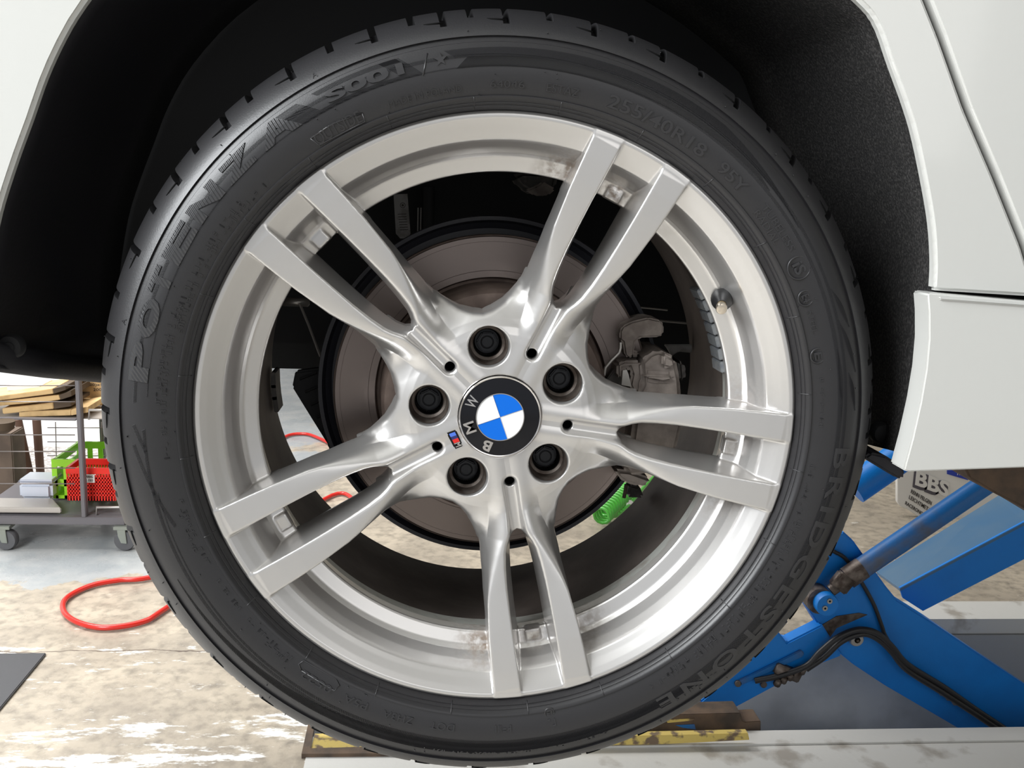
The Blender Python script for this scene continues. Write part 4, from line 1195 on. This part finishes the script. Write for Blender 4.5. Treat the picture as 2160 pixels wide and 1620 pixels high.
# sign board by the far wall of the bay
bs = empty('sign_board', tuple(onZ(1935, 1092, FLOOR)), 'white metal sign board with large black letters leaning behind the blue lift', 'sign')
YB = 3.05
bd = pprism('board', [(1893, 985), (1893, 1058), (1899, 1068), (1912, 1073), (1938, 1090), (2030, 1140), (2200, 1140), (2200, 930), (1893, 930)], YB, .02, M['paper_white'], bs, .002)


def board_text(txt, p, q, top, m, bold=0., sh=False):
    o = onY(*p, YB - .002); e = onY(*q, YB - .002) - o; h = onY(*top, YB - .002) - o
    flat_text('board_lettering', txt, o, e, np.array([h[0], 0, h[2]]), np.linalg.norm(e), np.linalg.norm(h), M[m], bd, bold, .0008)


board_text('BBS', (1925, 1028), (1998, 1057), (1929, 990), 'grey_ink', .10)
YB -= .002
board_text('BBS', (1930, 1023), (2000, 1050), (1934, 991), 'paper_white', .035)
YB += .002
board_text('RENN FELGEN', (1921, 1040), (1964, 1066), (1923, 1032), 'ink', .005)
board_text('LEICHTMETALL', (1917, 1052), (1970, 1086), (1919, 1044), 'ink', .005)
board_text('RACERONO', (1909, 1064), (1946, 1088), (1911, 1057), 'ink', .005)
bl = pprism('blue_panel', [(1998, 985), (2042, 985), (2042, 1013), (1998, 1000)], YB - .003, .002, M['blue_print'], bs)
o = onY(2019, 1002, YB - .005); flat_text('board_lettering', 'RE', o, (1, 0, 0), (0, 0, 1), .025, .02, M['paper_white'], bl, .01, .0006)
settle(bs)
# ------------------------------------------------------------------ trolley on the left
YT = 2.62
cart = empty('trolley', (-1.35, 2.9, FLOOR), 'grey steel trolley with wire sides and casters at the left edge', 'trolley')


def pbox(name, x0, y0, x1, y1, Y, d, m, parent, bevel=.002):
    a = onY(x0, y0, Y); b = onY(x1, y1, Y); x_ = (a[0] + b[0]) / 2; z_ = (a[2] + b[2]) / 2
    return box(name, (x_, Y + d / 2, z_), (abs(b[0] - a[0]), d, abs(a[2] - b[2])), M[m], parent, None, bevel)


pbox('bottom_rail', -60, 1090, 263, 1108, YT, .03, 'cart_grey', cart)
pbox('deck', -60, 1084, 263, 1092, YT + .03, .50, 'cart_grey', cart)
pbox('post', 152, 700, 181, 1092, YT + .002, .03, 'cart_grey', cart)
pbox('post', -75, 700, -48, 1092, YT + .002, .03, 'cart_grey', cart)
pbox('post', 200, 700, 224, 1060, YT + .50, .03, 'cart_grey', cart)
pbox('shelf_rail', -60, 881, 160, 888, YT, .025, 'cart_grey', cart)
pbox('shelf', -60, 880, 222, 884, YT + .02, .48, 'shelf_steel', cart)
for y in (813, 847, 917, 952, 987, 1020):
    a, b = onY(-60, y, YT + .002), onY(158, y + .5, YT + .002)
    bm_obj('wire', tube_bm([a, b], .0022, 6), M['cart_wire'], cart, True)
for y in (902, 932, 961):
    a, b = onY(100, y, YT + .5), onY(262, y + .5, YT + .5)
    bm_obj('wire', tube_bm([a, b], .0022, 6), M['cart_wire'], cart, True)
for x in (117, 214):
    a, b = onY(x, 890, YT + .5), onY(x + 4, 1050, YT + .5)
    bm_obj('wire', tube_bm([a, b], .0022, 6), M['cart_wire'], cart, True)
for (x, y0) in ((192, 868), (208, 1073)):
    P = [onY(x - 4, y0 + 17, YT + .03), onY(x - 4, y0 - 3, YT + .03), onY(x + 60, y0 - 3, YT + .03), onY(x + 60, y0 + 17, YT + .03)]
    bm_obj('wire_handle', tube_bm(P, .0045, 8), M['shelf_steel'], cart, True)
for (cx_, cy_) in ((16, 1136), (266, 1137)):
    c = onY(cx_, cy_, YT + .01); r = c[2] - FLOOR
    w = lathe('caster_wheel', [(0, YT - .012), (r * .5, YT - .012), (r * .92, YT - .012), (r, YT - .006), (r, YT + .018), (r * .92, YT + .024), (0, YT + .024)], M['caster_grey'], cart, 40, cx=c[0], cz=c[2])
    prism('caster_fork', [(c[0] - .022, c[2] + r * 1.15), (c[0] + .006, c[2] + r * 1.15), (c[0] + .010, c[2] - .008), (c[0] - .010, c[2] - .006), (c[0] - .020, c[2] + .02)], YT - .018, YT - .013, M['caster_steel'], w, .001)
    prism('caster_plate', [(c[0] - .035, c[2] + r * 1.15), (c[0] + .02, c[2] + r * 1.15), (c[0] + .02, c[2] + r * 1.15 + .012), (c[0] - .035, c[2] + r * 1.15 + .012)], YT - .018, YT + .035, M['caster_steel'], w, .001)
settle(cart)


def pack(face, end, lab, dm='kraft_dark', d=.22, Y=YT + .03):
    P = px_poly(face, Y)
    r = empty('carton_strip', (P[0][0], Y, min(p[1] for p in P)), lab, 'carton', 'flat cartons on the trolley shelf')
    prism('wrapper', P, Y, Y + d, M['kraft'], r, .002)
    E_ = px_poly(end, Y - .001); prism('open_end', E_, Y - .001, Y + d - .03, M[dm], r, .001)
    settle(r)


pack([(-60, 844), (111, 820), (113, 830.6), (0, 845), (-60, 856)], [(111, 820.5), (138, 814), (139, 822.5), (113, 831)], 'uppermost of the four flat brown cartons on the trolley shelf')
pack([(-60, 853), (0, 847), (124.5, 833.5), (127.4, 843), (100, 847), (-60, 850)][:5] + [(-60, 862)], [(124.5, 833.5), (150, 824), (151, 836), (127.4, 843.5)], 'second from the top of the four flat brown cartons on the trolley shelf')
pack([(4, 862), (112, 850), (113, 862.7), (6, 873.5)], [(113, 850), (150, 849), (150, 857), (114, 862.7)], 'third from the top of the four flat brown cartons on the trolley shelf')
pack([(40, 868.5), (150, 864.6), (150, 876.5), (40, 879.5)], [(150, 864.6), (186, 858), (186, 870), (150, 876.5)], 'bottom one of the four flat brown cartons, resting on the trolley shelf', 'kraft')
o = pbox('paper_sheet', 14, 812, 84, 826, YT + .12, .12, 'paper_white', None); tag(o, 'white paper lying on the topmost flat carton', 'paper')
bx = empty('cardboard_box', tuple(onY(200, 878, YT + .25)), 'large printed brown cardboard box standing at the back of the trolley shelf', 'box')
pbox('carton_body', 134, 745, 285, 878, YT + .235, .25, 'box_card', bx)
for (t, x0, x1, y0, y1) in (('0  700(1020)x1', 143, 214, 816, 809), ('200', 197, 214, 825, 819), ('SNSMSR', 160, 216, 806, 798)):
    a = onY(x0, y0, YT + .234); b = onY(x1, y0 - .5, YT + .234); h = onY(x0, y1, YT + .234)
    flat_text('box_print', t, a, b - a, (0, 0, 1), np.linalg.norm(b - a), abs(h[2] - a[2]), M['ink'], bx, 0, .0006)
settle(bx)


def crate(name, x0, y0, x1, y1, Y, d, m, lab, holes, grp=None):
    a = onY(x0, y0, Y); b = onY(x1, y1, Y); X0, X1, Z1, Z0 = a[0], b[0], a[2], b[2]
    r = empty(name, ((X0 + X1) / 2, Y + d / 2, Z0), lab, 'crate', grp); t = .006; W = X1 - X0; H = Z1 - Z0
    bm = bmesh.new(); nx, nz = holes
    box_bm(((X0 + X1) / 2, Y + d / 2, Z0 + t / 2), (W, d, t), bm=bm)
    for yy in (Y, Y + d):
        box_bm(((X0 + X1) / 2, yy, Z1 - H * .09), (W + .006, t * 1.6, H * .18), bm=bm); box_bm(((X0 + X1) / 2, yy, Z0 + H * .04), (W, t, H * .08), bm=bm)
        for i in range(nx + 1): box_bm((X0 + W * i / nx, yy, (Z0 + Z1) / 2), (W / nx * .45, t, H), bm=bm)
        for i in range(1, nz): box_bm(((X0 + X1) / 2, yy, Z0 + H * .8 * i / nz), (W, t, H / nz * .35), bm=bm)
    for xx in (X0, X1):
        box_bm((xx, Y + d / 2, Z1 - H * .09), (t * 1.6, d, H * .18), bm=bm)
        box_bm((xx, Y + d / 2, Z0 + H * .35), (t, d, H * .7), bm=bm)
    bm_obj('basket', bm, M[m], r)
    return r, (X0, X1, Z0, Z1)


gr, _ = crate('plastic_crate', 114, 968, 238, 1052, YT + .20, .26, 'crate_green', 'lime green plastic crate on the trolley deck behind the red one', (5, 2), 'plastic crates on the trolley'); settle(gr)
rd, (X0, X1, Z0, Z1) = crate('plastic_crate', 141, 986, 243, 1056, YT + .06, .12, 'crate_red', 'red perforated plastic crate with a small white label on the trolley deck', (16, 7), 'plastic crates on the trolley')
a = onY(177, 1018, YT + .05); b = onY(199, 1001, YT + .05)
lb = box('crate_label', ((a[0] + b[0]) / 2, YT + .051, (a[2] + b[2]) / 2), (b[0] - a[0], .002, b[2] - a[2]), M['paper_white'], rd)
for (t, y0, y1) in (('WANG', 1008.5, 1003), ('A 1303', 1016, 1011)):
    p = onY(180, y0, YT + .049); q = onY(196, y0, YT + .049); h = onY(180, y1, YT + .049)
    flat_text('label_print', t, p, q - p, (0, 0, 1), np.linalg.norm(q - p), abs(h[2] - p[2]), M['ink'], lb, .01, .0004)
settle(rd)
cp = empty('plastic_tub', tuple(onY(75, 1056, YT + .15)), 'clear plastic tub with a lid on the trolley deck left of the crates', 'tub')
pbox('tub_body', 38, 1020, 110, 1054, YT + .15, .10, 'clear_plastic', cp, .012); pbox('tub_lid', 35, 1012, 113, 1022, YT + .145, .11, 'clear_plastic', cp, .010)
settle(cp)
o = flat('metal_tray', [onY(-60, 1080, YT + .02)[:2], onY(130, 1080, YT + .02)[:2], onY(112, 1062, YT + .13)[:2], onY(-60, 1062, YT + .13)[:2]], onY(0, 1086, YT)[2], onY(0, 1074, YT)[2], M['shelf_steel'], None, .004)
tag(o, 'pale metal tray lying on the trolley deck in front of the tub', 'tray')
# poles and a dark stand behind the trolley
tag(tube('support_pole', [onY(38, 885, 3.3), onY(66, 1015, 3.3)], .016, M['brown_pole'], None, 12), 'slanting brown pole behind the trolley', 'pole', None)
tag(tube('support_pole', [onY(77, 885, 3.3), onY(87, 1020, 3.3)], .017, M['brown_pole'], None, 12), 'upright brown pole behind the trolley, right of the slanting one', 'pole')
o = pprism('wooden_stand', [(-60, 915), (24, 915), (33, 1052), (-60, 1052)], 3.05, .12, M['pallet_wood'], None, .004); tag(o, 'brown wooden stand behind the trolley at the left edge', 'stand')
bw = onY(20, 898, 2.56)
bm = tube_bm([(bw[0] - .02, 2.55, bw[2] + .018), (bw[0] - .02, 2.55, bw[2] - .008), (bw[0] - .02, 2.55, bw[2] - .022)], [.042, .038, .02], 24)
o = bm_obj('round_bowl', bm, M['kraft_dark'], None, True, 40); tag(o, 'small dark round bowl hooked on the trolley side under the shelf', 'bowl')
